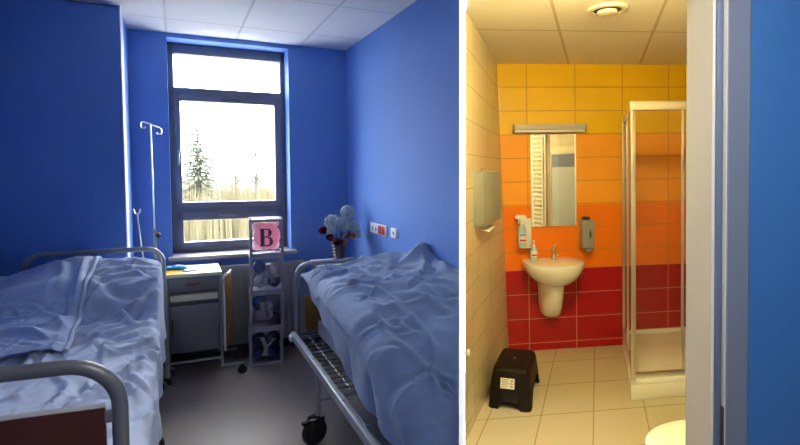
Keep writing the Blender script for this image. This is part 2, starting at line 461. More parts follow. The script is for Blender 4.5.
# ================================================================== BEDS
def castor(t, x, y, zt, r=.075, par=None, sw=.35):
    """one castor below (x, y): fork plus wheel, top at zt"""
    g = G()
    g.lathe([(.018, zt), (.026, zt-.02), (.034, zt-.03), (.034, r*1.9)], (x, y, 0), 14)
    ca, sa = math.cos(sw), math.sin(sw)
    for s in (-1, 1):
        b = G(); b.prism([(-.055, r*.75), (.012, r*.7), (.03, r*1.75), (.03, r*2.12), (-.04, r*2.12), (-.062, r*1.3)], s*.028-.005, s*.028+.005, 'y', .002)
        me = b.rot(sw).move((x, y, 0)); g.add(me.bm)
    f = t.part('castor', g, m_black, par)
    b = G(); b.lathe([(0, -.021), (r*.55, -.021), (r*.78, -.019), (r*.95, -.015), (r, -.006), (r, .006), (r*.95, .015), (r*.78, .019), (r*.55, .021), (0, .021)], (-.018, 0, r), 28, 'y')
    b.rot(sw).move((x, y, 0)); t.part('wheel', b, m_black, f)
    b = G(); b.box(-.095, -.045, -.016, .016, r*1.75, r*2.0, .005); b.rot(sw).move((x, y, 0)); t.part('brake_pedal', b, m_blackp, f)

# ---- left bed -------------------------------------------------------------
LB = Thing('hospital_bed', 'hospital bed along the left wall, grey tubular ends and dark brown foot panel', 'bed', L, (-.5, 2.7, 0), 'hospital beds')
bx, by = -.5, 2.7
def lp(x, y, z): return (x-bx, y-by, z)
yh, yf = 3.93, 1.45
LB.part('headboard_frame', G().tube(fillet([lp(-.875, yh, .12), lp(-.872, yh, 1.055), lp(-.095, yh, 1.055), lp(-.095, yh, .12)], .10, 9), .0175, 14), m_steel)
LB.part('headboard_bar', G().tube([lp(-.872, yh, .70), lp(-.095, yh, .70)], .012, 10), m_steel)
LB.part('footboard_frame', G().tube(fillet([lp(-.885, yf, .12), lp(-.885, yf, 1.133), lp(-.139, yf, 1.114), lp(-.139, yf, .12)], .115, 10), .0185, 18), m_steeld)
fp = LB.part('footboard_panel', G().prism([(-.84-bx, .42), (-.170-bx, .42), (-.170-bx, 1.003), (-.84-bx, 1.030)], yf-by-.011, yf-by+.011, 'y', .004), m_brown, label='dark brown board panel inside the foot frame')
LB.part('panel_edging', G().tube([lp(-.84, yf, 1.032), lp(-.170, yf, 1.005)], .008, 8), m_steel, fp)
for z in (.98, .5):
    LB.part('panel_bracket', G().box(-.174-bx, -.150-bx, yf-by-.010, yf-by+.010, z-.018, z+.012, .004), m_steeld)
for x in (-.865, -.150): LB.part('side_rail', G().box(x-bx-.012, x-bx+.012, yf-by, yh-by, .40, .45, .004), m_rail)
for y in (1.5, 2.1, 2.7, 3.3, 3.88): LB.part('cross_bar', G().tube([lp(-.865, y, .42), lp(-.150, y, .42)], .011, 8), m_rail)
LB.part('mattress', G().box(-.87-bx, -.155-bx, 1.58-by, 3.86-by, .455, .60, .03, 3), m_matt)
for x in (-.86, -.16):
    for y in (3.86, 1.52): castor(LB, x-bx, y-by, .16)
castor(LB, -.145-bx, 3.05-by, .16); LB.part('leg', G().tube([lp(-.145, 3.05, .15), lp(-.145, 3.05, .41)], .014, 10), m_rail)
g = G(); hx, hy = -.235, 3.98
g.tube([(hx-bx+.03, hy-by, .86), (hx-bx-.008, hy-by, 1.30)], .0038, 8)
g.tube(fillet([(hx-bx-.03, hy-by, 1.335), (hx-bx-.022, hy-by, 1.305), (hx-bx-.008, hy-by, 1.30), (hx-bx+.006, hy-by, 1.305), (hx-bx+.010, hy-by, 1.335)], .006, 4), .0035, 8)
g.box(hx-bx+.018, hx-bx+.042, yh-by, hy-by+.006, .85, .875, .003)
LB.part('hook_rod', g, m_alu, label='thin pale hooked rod clipped behind the headboard')

BASE_L = [(1.5, .715), (1.8, .70), (2.3, .69), (2.85, .70), (3.15, .76), (3.45, .91), (3.68, .985), (3.82, .985), (3.90, .93)]
def ltop(x, y):
    z = interp(y, BASE_L)
    e = max(0, abs((x+.50)/.40)); z -= .035*min(1, e)**4
    z -= .05*max(0, min(1, (-.55-x)/.35))*max(0, (y-3.4)/.5)
    # pillow under the sheet, its lower edge a soft step
    px = max(0, 1-((x+.31)/.21)**4); py = max(0, 1-((y-3.52)/.27)**4)
    z += .045*(max(0, px)*max(0, py))**.5
    return z
class Folds:
    """creases of a cloth: each a curved ridge with a hollow along one side"""
    def __init__(self): self.s = []
    def add(self, x0, y0, x1, y1, A, w, bow=0.0, n=7):
        p = []; nx_, ny_ = -(y1-y0), (x1-x0)
        for i in range(n+1):
            t = i/n; q = 4*t*(1-t)*bow; p.append((x0+(x1-x0)*t+nx_*q, y0+(y1-y0)*t+ny_*q))
        m = w*4
        bb = (min(q[0] for q in p)-m, max(q[0] for q in p)+m, min(q[1] for q in p)-m, max(q[1] for q in p)+m)
        self.s.append((p, A, w, bb)); return self
    def at(self, x, y):
        h = 0.0
        for p, A, w, bb in self.s:
            if x < bb[0] or x > bb[1] or y < bb[2] or y > bb[3]: continue
            best = 9e9; bt = 0; sd = 1; n = len(p)-1
            for i in range(n):
                ax, ay = p[i]; dx, dy = p[i+1][0]-ax, p[i+1][1]-ay
                l2 = dx*dx+dy*dy; t = max(0.0, min(1.0, ((x-ax)*dx+(y-ay)*dy)/l2))
                ex, ey = x-ax-dx*t, y-ay-dy*t; d2 = ex*ex+ey*ey
                if d2 < best: best = d2; bt = (i+t)/n; sd = 1 if dx*ey-dy*ex > 0 else -1
            d = math.sqrt(best)*sd
            if abs(d) > 4*w: continue
            tp = math.sin(PI*min(1, max(0, bt)))**.6 if 0 < bt < 1 else 0
            tp *= 1
            h += A*tp*(math.exp(-(d/w)**2)*(1 if d < 0 else 1)-.6*math.exp(-((d-1.9*w)/(1.2*w))**2))
        return h
    def scatter(self, n, x0, x1, y0, y1, ang_, spread, l0, l1, A, w, seed):
        rd = random.Random(seed)
        for i in range(n):
            x, y = rd.uniform(x0, x1), rd.uniform(y0, y1); a = ang_+rd.gauss(0, spread); l = rd.uniform(l0, l1)/2; k = rd.uniform(.45, 1.25)
            self.add(x-l*math.cos(a), y-l*math.sin(a), x+l*math.cos(a), y+l*math.sin(a), A*k*rd.choice((1, 1, .8)), w*rd.uniform(.6, 1.3), rd.uniform(-.22, .22), 5)
        return self
FL = Folds()
# right half at the pillow: bands running across, then fanning towards the near side
for i in range(7): FL.add(-.47, 3.86-.10*i, -.13, 3.80-.055*i, .016, .016, .12)
for i in range(6): FL.add(-.50+.03*i, 3.10-.06*i, -.10, 3.50-.10*i, .022, .020, -.15)
FL.add(-.46, 3.42, -.14, 3.28, .030, .026, -.2).add(-.48, 3.30, -.22, 3.05, .026, .024, .2).add(-.34, 3.50, -.12, 3.42, .020, .018, .2)
FL.scatter(34, -.55, -.08, 2.9, 3.8, .5, .5, .12, .34, .013, .012, 1)
FL.scatter(60, -.92, -.08, 1.6, 2.95, 1.1, .5, .15, .50, .020, .020, 2)
FL.scatter(50, -.92, -.08, 1.6, 2.95, .4, .7, .10, .25, .010, .011, 3)
FD = Folds()
FD.add(-.72, 3.82, -.60, 3.35, .014, .025, .1).add(-.56, 3.80, -.52, 3.05, .020, .030, .05).add(-.90, 3.0, -.55, 2.98, .020, .022, .15).add(-.85, 3.12, -.60, 3.05, .014, .020, -.1)
FD.scatter(26, -.92, -.5, 2.85, 3.3, .2, .5, .12, .35, .012, .014, 4); FD.scatter(14, -.92, -.5, 3.2, 3.85, .9, .6, .1, .3, .006, .012, 5)
FR = Folds()
FR.add(.80, 3.36, 1.33, 3.02, .028, .022, .08).add(.82, 3.30, 1.38, 2.88, .022, .022, -.06).add(.95, 3.40, 1.36, 3.08, .018, .018, .1)
FR.add(.78, 3.34, 1.05, 2.75, .022, .022, .10).add(.80, 3.15, 1.40, 2.62, .020, .028, .08).add(.84, 2.95, 1.38, 2.42, .018, .030, -.06).add(1.36, 2.92, 1.10, 2.55, .022, .024, .15)
FR.add(.82, 3.05, 1.0, 2.2, .020, .026, .06).add(.90, 2.65, 1.25, 2.0, .018, .026, .1).add(.86, 2.30, 1.08, 1.75, .018, .022, -.1).add(1.38, 2.9, 1.33, 2.5, .02, .022, .1)
FR.scatter(46, .70, .98, 1.7, 3.4, -.9, .6, .08, .26, .015, .013, 6)
FR.scatter(46, .9, 1.42, 1.8, 3.4, -.9, .5, .15, .50, .011, .017, 7)
FR.scatter(20, .76, 1.05, 3.1, 3.42, -.3, .6, .08, .22, .014, .011, 8)
def wrinkle_sheet(u, y):
    """height of the folds at unfolded distance u across and y along"""
    w = .018*N(u*2.2, y*2.0, 1)
    a, b = u*.55+y*.84, -u*.84+y*.55
    wx, wy = .12*N(u*3, y*3, 5), .12*N(u*3, y*3, 9)
    m = .5+.5*N(u*1.9+4, y*1.9, 3)
    w += (.026+.012*m)*(ridge(a*1.4+wx*2, b*5.2+wy*3, 2)-.45)
    w += .017*(ridge(a*4.0+3, b*1.6+wy*3, 11)-.45)*(.3+m)
    w += .015*(ridge(a*5+wx*4, b*9, 21)-.4)*(.3+m)
    w = w*.55+FL.at(u-1.0, y)
    return w
def drape_left():
    rows = []
    ny = 240
    for j in range(ny+1):
        y = 1.52+(3.90-1.52)*j/ny
        hem = .455+.05*N(y*2.3, 3.3)+.018*N(y*9, 1)
        row = []
        # left drop, hidden by the wall
        for i in range(8): row.append((i/8, -.945, None))
        nx = 110
        for i in range(nx+1):
            x = -.945+(.845-.06)*i/nx; row.append(('t', x, None))
        pts = []
        for kind, x, _ in row:
            if kind != 't':
                zt = ltop(-.94, y); pts.append(Vector((-.945, y, .50+(zt-.03-.50)*kind)))
            else:
                u = x+1.0; d = wrinkle_sheet(u, y)
                edge = min(1, (x+.945)/.05)
                pts.append(Vector((x, y, ltop(x, y)+d-.03*(1-edge)**2)))
        xe = -.16; z0 = ltop(xe, y)+wrinkle_sheet(xe+1, y)
        for i in range(1, 9):       # rounded edge
            a = PI/2*i/8; r = .055
            d = wrinkle_sheet(xe+1+.011*i, y)
            z1 = ltop(xe, y)+d
            pts.append(Vector((xe+r*math.sin(a)+d*.5*math.sin(a)+.0, y, z1-r*(1-math.cos(a)))))
        zc = pts[-1].z; nd = 26
        for i in range(1, nd+1):
            k = i/nd; z = zc+(hem-zc)*k; u = .9+.09+.4*k
            wav = .016*math.sin(y*21+3*N(y*2, 7))*k + .020*(ridge(u*1.2, y*4.2+u*1.0, 31)-.45) + .012*N(y*5, u*4, 4)*k
            pts.append(Vector((-.105+wav+.004*k, y+.02*N(u*3, y*3, 8)*k, z)))
        rows.append(pts)
    # turn down at the foot and the head
    f = [Vector((p.x, p.y-.02-.02*N(p.x*8, 2), max(.45, p.z-.03))) for p in rows[0]]
    f2 = [Vector((p.x, p.y-.035+.03*math.sin(p.x*26), max(.44, p.z-.16))) for p in rows[0]]
    hd = [Vector((p.x, p.y+.008, max(.45, p.z-.05))) for p in rows[-1]]
    hd2 = [Vector((p.x, p.y+.006, max(.44, p.z-.25))) for p in rows[-1]]
    return [f2, f]+rows+[hd, hd2]
g = G(); g.grid([[(p.x-bx, p.y-by, p.z) for p in r] for r in drape_left()])
o = g.done('bed_sheet', m_sheet, None, L, (bx, by, 0), angle=180)
tag(o, 'rumpled pale blue sheet draped over the left bed', 'bed sheet', 'bed linen')
# folded duvet lying on the left half
def duvet_edge(y): return interp(y, [(2.8, -.495), (3.2, -.485), (3.87, -.445)])+.006*N(y*14, 3)
rows = []; rows2 = []
ny, nx = 110, 64
for j in range(ny+1):
    y = 2.86+(3.885-2.86)*j/ny; row = []
    xe = duvet_edge(y); low = .012*N(y*6, 2)
    for i in range(nx+1):
        x = -.94+(xe+.94)*i/nx
        yy = y+(.035*N(x*5, 8)+.02*N(x*14, 1))*(1-j/ny)**2
        e = min(xe-x, .05)/.05; f = min(yy-2.82, .06)/.06; hd = min(3.90-y, .03)/.03
        k = max(0, min(1, e))**.5*max(0, min(1, f))**.5*max(0, min(1, hd))**.5
        w = .012*N(x*3, yy*3, 40)+.020*(ridge(x*2.6+yy*1.4, yy*1.6-x, 41)-.45)+FD.at(x, yy)
        row.append((x-bx, yy-by, ltop(x, yy)+.012+(.05+w)*k-.045*(x < -.6)*min(1, max(0, (-.6-x))/.3)*max(0, (y-3.4)/.5)))
    rows.append(row)
g = G(); g.grid(rows)
DV = g.done('duvet', m_duvet, None, L, (bx, by, 0), angle=180)
tag(DV, 'pale blue duvet with a piped hem folded over the wall side of the left bed', 'duvet', 'bed linen')
# hem strip along the open edge
g = G(); pts = []
for j in range(0, ny+1, 2):
    y = 2.86+(3.885-2.86)*j/ny
    pts.append((duvet_edge(y)-bx+.006, y-by, ltop(duvet_edge(y), y)+.028+.004*N(y*9, 5)))
g.tube(pts, [.012]*len(pts), 8)
g.done('hem', m_sheet, DV, L)

# ---- right bed ------------------------------------------------------------
RB = Thing('hospital_bed', 'hospital bed against the right wall with bare rail and black castor showing', 'bed', L, (1.05, 2.6, 0), 'hospital beds')
cx, cy = 1.05, 2.6
def rp(x, y, z): return (x-cx, y-cy, z)
yh = 3.5
def rxr(y): return 1.40 if y > 2.55 else 1.40-(2.55-y)*(1.427-.905)/(2.53-1.60)   # the free width shrinks along the partition
RB.part('headboard_frame', G().tube(fillet([rp(.722, yh, .41), rp(.722, yh, .948), rp(1.385, yh, .948), rp(1.385, yh, .41)], .095, 9), .0175, 14), m_steel)
RB.part('headboard_bar', G().tube([rp(.765, yh, .42), rp(.765, yh, .80)], .006, 8), m_steel)
RB.part('headboard_bar', G().tube([rp(.722, yh, .455), rp(1.385, yh, .455)], .012, 8), m_steel)
RB.part('headboard_panel', G().box(.775-cx, 1.33-cx, yh-cy-.009, yh-cy+.009, .47, .79, .004), m_ochre, label='ochre brown head panel')
rail = G(); rail.box(.682-cx, .712-cx, 1.62-cy, 3.52-cy, .425, .468, .004); rail.box(.682-cx, .742-cx, 1.62-cy, 3.52-cy, .420, .428, .002)
rl = RB.part('side_rail', rail, m_rail)
for y in (2.95, 2.35, 3.3): RB.part('rivet', G().ball(rp(.697, y, .468), (.008, .008, .004), 1), m_steeld, rl)
RB.part('side_rail', G().prism([(rxr(1.62)-cx, 1.62-cy), (rxr(1.62)-cx-.03, 1.62-cy), (1.37-cx, 2.55-cy), (1.37-cx, 3.5-cy), (1.40-cx, 3.5-cy), (1.40-cx, 2.55-cy)], .425, .468), m_rail)
for y in (3.44, 3.10, 2.1, 1.7): RB.part('cross_bar', G().tube([rp(.70, y, .445), rp(rxr(y)-.01, y, .445)], .012, 8), m_rail)
g = G()
for i in range(9): g.tube([rp(.78+.07*i, 2.5, .452), rp(.78+.07*i, 3.42, .452)], .004, 6)
for i in range(14): g.tube([rp(.72, 2.52+.068*i, .456), rp(1.385, 2.52+.068*i, .456)], .0035, 6)
RB.part('spring_mesh', g, m_steeld)
for (x, y) in ((.697, 2.85), (1.37, 2.85), (.697, 1.85)):
    RB.part('leg', G().tube([rp(x, y, .14), rp(x, y, .43)], .016, 10), m_rail)
RB.part('leg_brace', G().tube([rp(.697, 2.85, .26), rp(1.37, 2.85, .26)], .010, 8), m_rail)
castor(RB, .69-cx, 2.85-cy, .17, .078); castor(RB, 1.36-cx, 2.85-cy, .17, .078)
castor(RB, .69-cx, 1.85-cy, .17, .078)
RB.part('corner_foot', G().box(.668-cx, .70-cx, 3.48-cy, 3.53-cy, .41, .45, .004), m_ivory)
g = G(); g.prism([(.84-cx, 3.40-cy), (.84-cx, 1.66-cy), (rxr(1.66)-.02-cx, 1.66-cy), (1.385-cx, 2.55-cy), (1.385-cx, 3.40-cy)], .47, .56)
RB.part('mattress', g, m_matt)

BASE_R = [(1.6, .60), (1.85, .70), (2.15, .80), (2.5, .885), (2.9, .925), (3.2, .935), (3.36, .925), (3.44, .90)]
HEM_R = [(1.6, .475), (2.03, .505), (2.35, .54), (2.585, .605), (2.84, .69), (3.14, .77), (3.26, .85), (3.40, .875), (3.46, .88)]
def rtop(x, y):
    z = interp(y, BASE_R)+.14*max(0, min(1, (x-.80)/.62))**1.3*interp(y, [(1.6, .1), (2.5, 1.0), (3.2, .6), (3.45, .2)])
    z += .115*math.exp(-((x-1.38)/.085)**2-((y-2.93)/.085)**2)           # pillow corner standing up
    z += .03*math.exp(-((x-1.25)/.2)**2-((y-3.15)/.16)**2)
    return z
def wrinkle_r(u, y):
    a, b = u*.8+y*.6, -u*.6+y*.8
    wx, wy = .15*N(u*2.5, y*2.5, 55), .15*N(u*2.5, y*2.5, 59)
    m = .5+.5*N(u*1.7, y*1.7, 53)
    w = .02*N(u*2.0, y*2.0, 51)
    w += .026*(ridge(a*1.2+wx*2, b*3.8+wy*3, 52)-.45)*(.5+.7*m)
    w += .014*(ridge(a*2.2+2, b*2.4+wy*4, 61)-.45)
    w += .013*(ridge(u*5+y*3+wx*5, y*7-u*2, 71)-.4)*(.4+m)
    w = w*.55+FR.at(u, y)
    return w
rows = []
ny = 220
for j in range(ny+1):
    y = 1.64+(3.455-1.64)*j/ny; row = []
    hem = interp(y, HEM_R)+.012*N(y*7, 2)
    r = .11; xe = .74+r; d0 = wrinkle_r(xe, y)
    zt = rtop(xe, y)+d0
    zc = max(zt-r*1.1, hem+.005); nd = 24
    for i in range(nd):
        k = i/nd; z = hem+(zc-hem)*k; u = xe-.1-(1-k)*.3
        wav = .004*math.sin(y*19+2.5*N(y*2, 17))*(1-k)+.016*(ridge(u*1.4, y*4.6-u, 81)-.45)
        row.append((.742+wav, y, z))
    for i in range(9):
        a = PI/2*i/8
        dd = .5*(wrinkle_r(xe-.1+.1*i/8, y)-d0)*math.sin(a); row.append((xe-r*math.cos(a)+(.742-.74)*(1-i/8)-dd*math.cos(a), y, zc+(zt-zc)*math.sin(a)+dd))
    X1 = min(1.421, .57018*y-.0067-.004); nx = 100
    for i in range(1, nx+1):
        x = xe+(X1-xe)*i/nx
        row.append((x, y, rtop(x, y)+wrinkle_r(x, y)))
    rows.append(row)
hd = [(x, 3.462, z-.05) for x, y, z in rows[-1]]; hd2 = [(x, 3.464, max(.5, z-.16)) for x, y, z in rows[-1]]
ft = [(x, 1.615, max(.5, z-.04)) for x, y, z in rows[0]]; ft2 = [(x, 1.60, max(.33, z-.42)) for x, y, z in rows[0]]
g = G(); g.grid([[(x-cx, y-cy, z) for x, y, z in r_] for r_ in [ft2, ft]+rows+[hd, hd2]])
o = g.done('blanket', m_blank, None, L, (cx, cy, 0), angle=180)
tag(o, 'creased light blue blanket covering the right bed, one corner peaked over the pillow', 'blanket', 'bed linen')

# ================================================================== BEDSIDE CABINET
NX, NY = -.088, 4.10
BC = Thing('bedside_cabinet', 'grey bedside cabinet on castors between the left bed and the letter boxes', 'bedside cabinet', L, (NX, NY, 0))
w_, d_ = .378, .385
BC.part('top', G().box(-.006, w_+.004, -.01, d_, .800, .827, .005), m_cream)
BC.part('top_inlay', G().prism([(-.004, -.008), (.13, -.008), (.075, d_-.01), (-.004, d_-.01)], .8271, .8295), m_yellow, label='yellow end of the cabinet top')
g = G(); g.box(.018, w_-.018, .006, d_-.02, .225, .245); g.box(.018, .03, .006, d_-.02, .225, .80); g.box(w_-.03, w_-.018, .006, d_-.02, .225, .80)
g.box(.03, w_-.03, d_-.035, d_-.02, .245, .80); g.box(.03, w_-.03, .01, d_-.035, .596, .612); g.box(.03, w_-.03, .01, d_-.035, .682, .692)
BC.part('body', g, m_cab)
BC.part('pull_out_tray', G().box(.028, w_-.028, -.006, d_-.04, .618, .668, .004), m_cream, label='cream pull-out board under the drawer')
dr = BC.part('drawer', G().box(.02, w_-.02, -.012, .006, .695, .797, .004), m_cab)
BC.part('drawer_pull', G().box(.135, .235, -.024, -.012, .735, .757, .005), m_brownh, dr, label='small brown pull')
do = BC.part('door', G().box(.024, w_-.024, -.012, .006, .228, .590, .004), m_cab)
BC.part('door_handle', G().box(.034, .05, -.026, -.012, .38, .49, .005), m_comb, do)
for x in (.008, w_-.008):
    BC.part('leg', G().tube([(x, -.002, .045 if x < .1 else .08), (x, -.002, .80)], .0095, 10), m_steel)
for x in (.008, w_-.008): BC.part('leg', G().tube([(x, d_-.03, .045 if x < .1 else .08), (x, d_-.03, .80)], .0095, 10), m_steel)
BC.part('foot_bar', G().tube(fillet([(.008, -.002, .155), (w_-.008, -.002, .155), (w_-.008, -.002, .085), (w_+.14, -.002, .085)], .03, 5), .009, 10), m_steel)
BC.part('foot_bar', G().tube(fillet([(w_-.008, d_-.03, .30), (w_-.008, d_-.03, .085), (w_+.13, d_-.03, .085)], .03, 5), .009, 10), m_steel)
for y in (-.002, d_-.03):
    g = G(); g.lathe([(.008, .085), (.012, .075), (.016, .06), (.016, .05)], (w_+.135, y, 0), 12); g.box(w_+.119, w_+.151, y-.012, y+.012, .03, .062, .004)
    c_ = BC.part('castor', g, m_black)
    BC.part('wheel', G().lathe([(0, -.011), (.028, -.011), (.034, -.006), (.034, .006), (.028, .011), (0, .011)], (w_+.135, y, .034), 20, 'y'), m_black, c_)
for y in (-.002, d_-.03): BC.part('rubber_foot', G().lathe([(.010, .05), (.013, .04), (.013, .0), (0, 0)], (.008, y, 0), 12), m_black)
for zz in (.50, .36):
    BC.part('hinge_clip', G().box(w_-.004, w_+.02, .0, .022, zz, zz+.02, .003), m_steel)
def turned(g): return g.rot(-.30, 'Z', (w_+.018, .0, 0))
fl = BC.part('folding_table_leaf', turned(G().box(w_+.010, w_+.022, .01, .225, .20, .775, .003)), m_ochre, label='ochre table leaf folded down at the side')
BC.part('leaf_edging', turned(G().tube(fillet([(w_+.016, .0, .20), (w_+.016, .0, .78), (w_+.016, .230, .79)], .02, 4), .007, 8)), m_ivory, fl, label='white edging of the leaf')
BC.part('leaf_bracket', G().tube([(w_-.004, .02, .75), (w_+.02, -.01, .80), (w_+.04, -.012, .815)], .009, 8), m_ivory, fl)
# things on it
g = G()
for (x, y, r_) in ((0, 0, .03), (.045, .01, .035), (.085, -.005, .028), (.06, .03, .03)):
    g.ball((x, y, .016), (r_*1.1, r_*.9, .017), 3, .35, 3)
for k in range(5): g.tube([(.08, .01*k-.02, .012), (.11, .016*k-.03, .016), (.125, .02*k-.04, .010)], [.007, .007, .005], 7)
o = g.done('disposable_glove', m_glove, None, L, (NX+.02, NY+.19, .8298), angle=80)
tag(o, 'crumpled bright blue glove on the bedside cabinet top', 'glove')
g = G(); g.box(0, .12, 0, .010, 0, .007, .002)
for i in range(18): g.box(.004+.0064*i, .007+.0064*i, -.018, 0, .001, .005)
g.rot(.25)
o = g.done('comb', m_comb, None, L, (NX+.115, NY+.085, .8275), smooth=False)
tag(o, 'small brown comb lying in front of the blue glove', 'comb')

# ================================================================== LETTER BOXES
def letter(ch, s, w):
    """serif capital as polygons in a unit box s tall, centred; strokes w wide"""
    g = G(); h = s/2; d0, d1 = -.0015, .0015
    def bar(a, b, wa, wb=None):
        wb = wb or wa; a, b = Vector(a), Vector(b); n = (b-a).normalized(); n = Vector((-n.y, n.x))
        p = [a+n*wa/2, a-n*wa/2, b-n*wb/2, b+n*wb/2]; g.prism([(q.x, q.y) for q in p], d0, d1, 'y')
    def arc(c, rx, rz, t0, t1, tw, n=12):
        o_, i_ = [], []
        for k in range(n+1):
            a = t0+(t1-t0)*k/n; f = tw*(.35+.65*abs(math.cos(a)))
            o_.append((c[0]+rx*math.cos(a), c[1]+rz*math.sin(a))); i_.append((c[0]+(rx-f)*math.cos(a), c[1]+(rz-f*.8)*math.sin(a)))
        for k in range(n): g.prism([o_[k], o_[k+1], i_[k+1], i_[k]], d0, d1, 'y')
    t = w*.35
    if ch == 'B':
        bar((-s*.22, -h), (-s*.22, h), w); bar((-s*.36, h-t/2), (s*.05, h-t/2), t); bar((-s*.36, -h+t/2), (s*.08, -h+t/2), t); bar((-s*.22, s*.03), (s*.05, s*.03), t)
        arc((s*.05, s*.265), s*.22, s*.235, -PI/2, PI/2, w*.95); arc((s*.07, -s*.235), s*.27, s*.265, -PI/2, PI/2, w*.95)
    elif ch == 'A':
        bar((0, h), (-s*.3, -h), t*1.3); bar((0, h), (s*.3, -h), w); bar((-s*.18, -s*.12), (s*.18, -s*.12), t)
        bar((-s*.42, -h+t/2), (-s*.18, -h+t/2), t); bar((s*.14, -h+t/2), (s*.45, -h+t/2), t)
    else:
        bar((-s*.34, h), (0, -s*.02), w); bar((s*.36, h), (0, -s*.02), t*1.5); bar((0, 0), (0, -h), w)
        bar((-s*.46, h-t/2), (-s*.18, h-t/2), t); bar((s*.22, h-t/2), (s*.46, h-t/2), t); bar((-s*.17, -h+t/2), (s*.17, -h+t/2), t)
    return g
BS, BD = .262, .25
spec = [('Y', .488, 0, m_letw, 'letter box with a pale Y, standing on the floor, lowest of the tower'),
        ('B', .496, .302, m_letw, 'letter box with a pale B over dark balloons, second from the floor'),
        ('A', .503, .604, m_letg, 'letter box with a grey A in front of blue and white balloons'),
        ('B', .506, .906, m_letd, 'letter box with a dark B on pink, topmost of the tower')]
for ch, x0, z0, ml, lab in spec:
    t = Thing('letter_box', lab, 'letter box', LS, Li_ if False else (0, 0, 0), 'baby shower letter boxes')
    org = L.w((x0, 4.20, z0)); t.o.location = org
    hh = .300; e = .021
    if ch == 'Y': hh = .3
    g = G()
    for (xa, xb) in ((0, e), (BS-e, BS)):
        for (ya, yb) in ((0, e), (BD-e, BD)): g.box(xa, xb, ya, yb, 0, hh, .002)
    for (za, zb) in ((0, e), (hh-e, hh)):
        for (ya, yb) in ((0, e), (BD-e, BD)): g.box(e, BS-e, ya, yb, za, zb, .002)
        for (xa, xb) in ((0, e), (BS-e, BS)): g.box(xa, xb, e, BD-e, za, zb, .002)
    g.box(.004, BS-.004, .004, BD-.004, .001, .005); 
    t.part('frame', g, m_boxf)
    t.part('lid', G().box(.003, BS-.003, .003, BD-.003, hh-.004, hh, .001), m_boxf)
    t.part('clear_side', G().box(e, BS-e, .008, .010, e, hh-e), m_acr)
    t.part('clear_side', G().box(e, BS-e, BD-.010, BD-.008, e, hh-e), m_acr)
    t.part('clear_side', G().box(.008, .010, e, BD-e, e, hh-e), m_acr)
    t.part('clear_side', G().box(BS-.010, BS-.008, e, BD-e, e, hh-e), m_acr)
    lg = letter(ch, .145, .030)
    if ch == 'Y': lg.rot(.22, 'Y')
    lg.move((BS/2, .005, hh/2)); t.part('letter', lg, ml, label=None, smooth=False)
def balloon(x0, z0, x, y, z, r, m, lab):
    # a balloon with its knotted neck, drawn from the room's floor point of its box
    prof = [(0, 1.0), (.30, .96), (.62, .79), (.86, .50), (.98, .12), (.97, -.12), (.86, -.50), (.62, -.82), (.32, -1.03), (.12, -1.13), (.06, -1.17), (.12, -1.25), (0, -1.22)]
    g = G(); g.lathe([(a*r, b*r*.96) for a, b in prof], (0, 0, 0), 20)
    g.rot(random.uniform(-1.2, 1.2), 'X'); g.rot(random.uniform(0, 6), 'Z')
    o = g.done('balloon', m, None, LS, (0, 0, 0)); o.location = L.w((x0, 4.20, z0))+LS.M @ Vector((x, y, z))
    tag(o, lab, 'balloon', 'balloons in the letter boxes')
balloon(.506, .906, .14, .125, .152, .108, m_pink, 'large pink balloon behind the dark B')
balloon(.506, .906, .065, .165, .075, .048, m_lpink, 'pale pink balloon low at the left behind the dark B')
balloon(.506, .906, .068, .17, .225, .048, m_lpink, 'pale pink balloon high at the left behind the dark B')
balloon(.506, .906, .205, .20, .245, .036, m_lpink, 'pale pink balloon in the top right corner behind the dark B')
balloon(.506, .906, .205, .20, .065, .038, m_lpink, 'pale pink balloon in the low right corner behind the dark B')
balloon(.503, .604, .075, .09, .20, .055, m_bal_b, 'blue balloon at the upper left behind the grey A')
balloon(.503, .604, .085, .075, .085, .055, m_bal_w, 'white balloon low at the left behind the grey A')
balloon(.503, .604, .155, .16, .15, .060, m_bal_w, 'white balloon in the middle of the box with the A')
balloon(.503, .604, .19, .07, .080, .054, m_bal_n, 'navy balloon low at the right behind the grey A')
balloon(.496, .302, .075, .10, .205, .058, m_bal_b, 'blue balloon at the top left behind the pale B')
balloon(.496, .302, .19, .12, .19, .062, m_bal_w, 'greyish white balloon at the top right behind the pale B')
balloon(.496, .302, .10, .16, .08, .056, m_bal_w, 'greyish white balloon low at the left behind the pale B')
balloon(.496, .302, .19, .08, .07, .046, m_bal_n, 'navy balloon low at the right behind the pale B')
balloon(.488, 0, .075, .10, .195, .060, m_bal_n, 'navy balloon at the top left behind the Y')
balloon(.488, 0, .19, .10, .19, .060, m_bal_n, 'navy balloon at the top right behind the Y')
balloon(.488, 0, .075, .09, .082, .055, m_bal_w if False else m_bal_n, 'navy balloon low at the left behind the Y')
balloon(.488, 0, .19, .12, .08, .058, m_bal_n, 'navy balloon low at the right behind the Y')

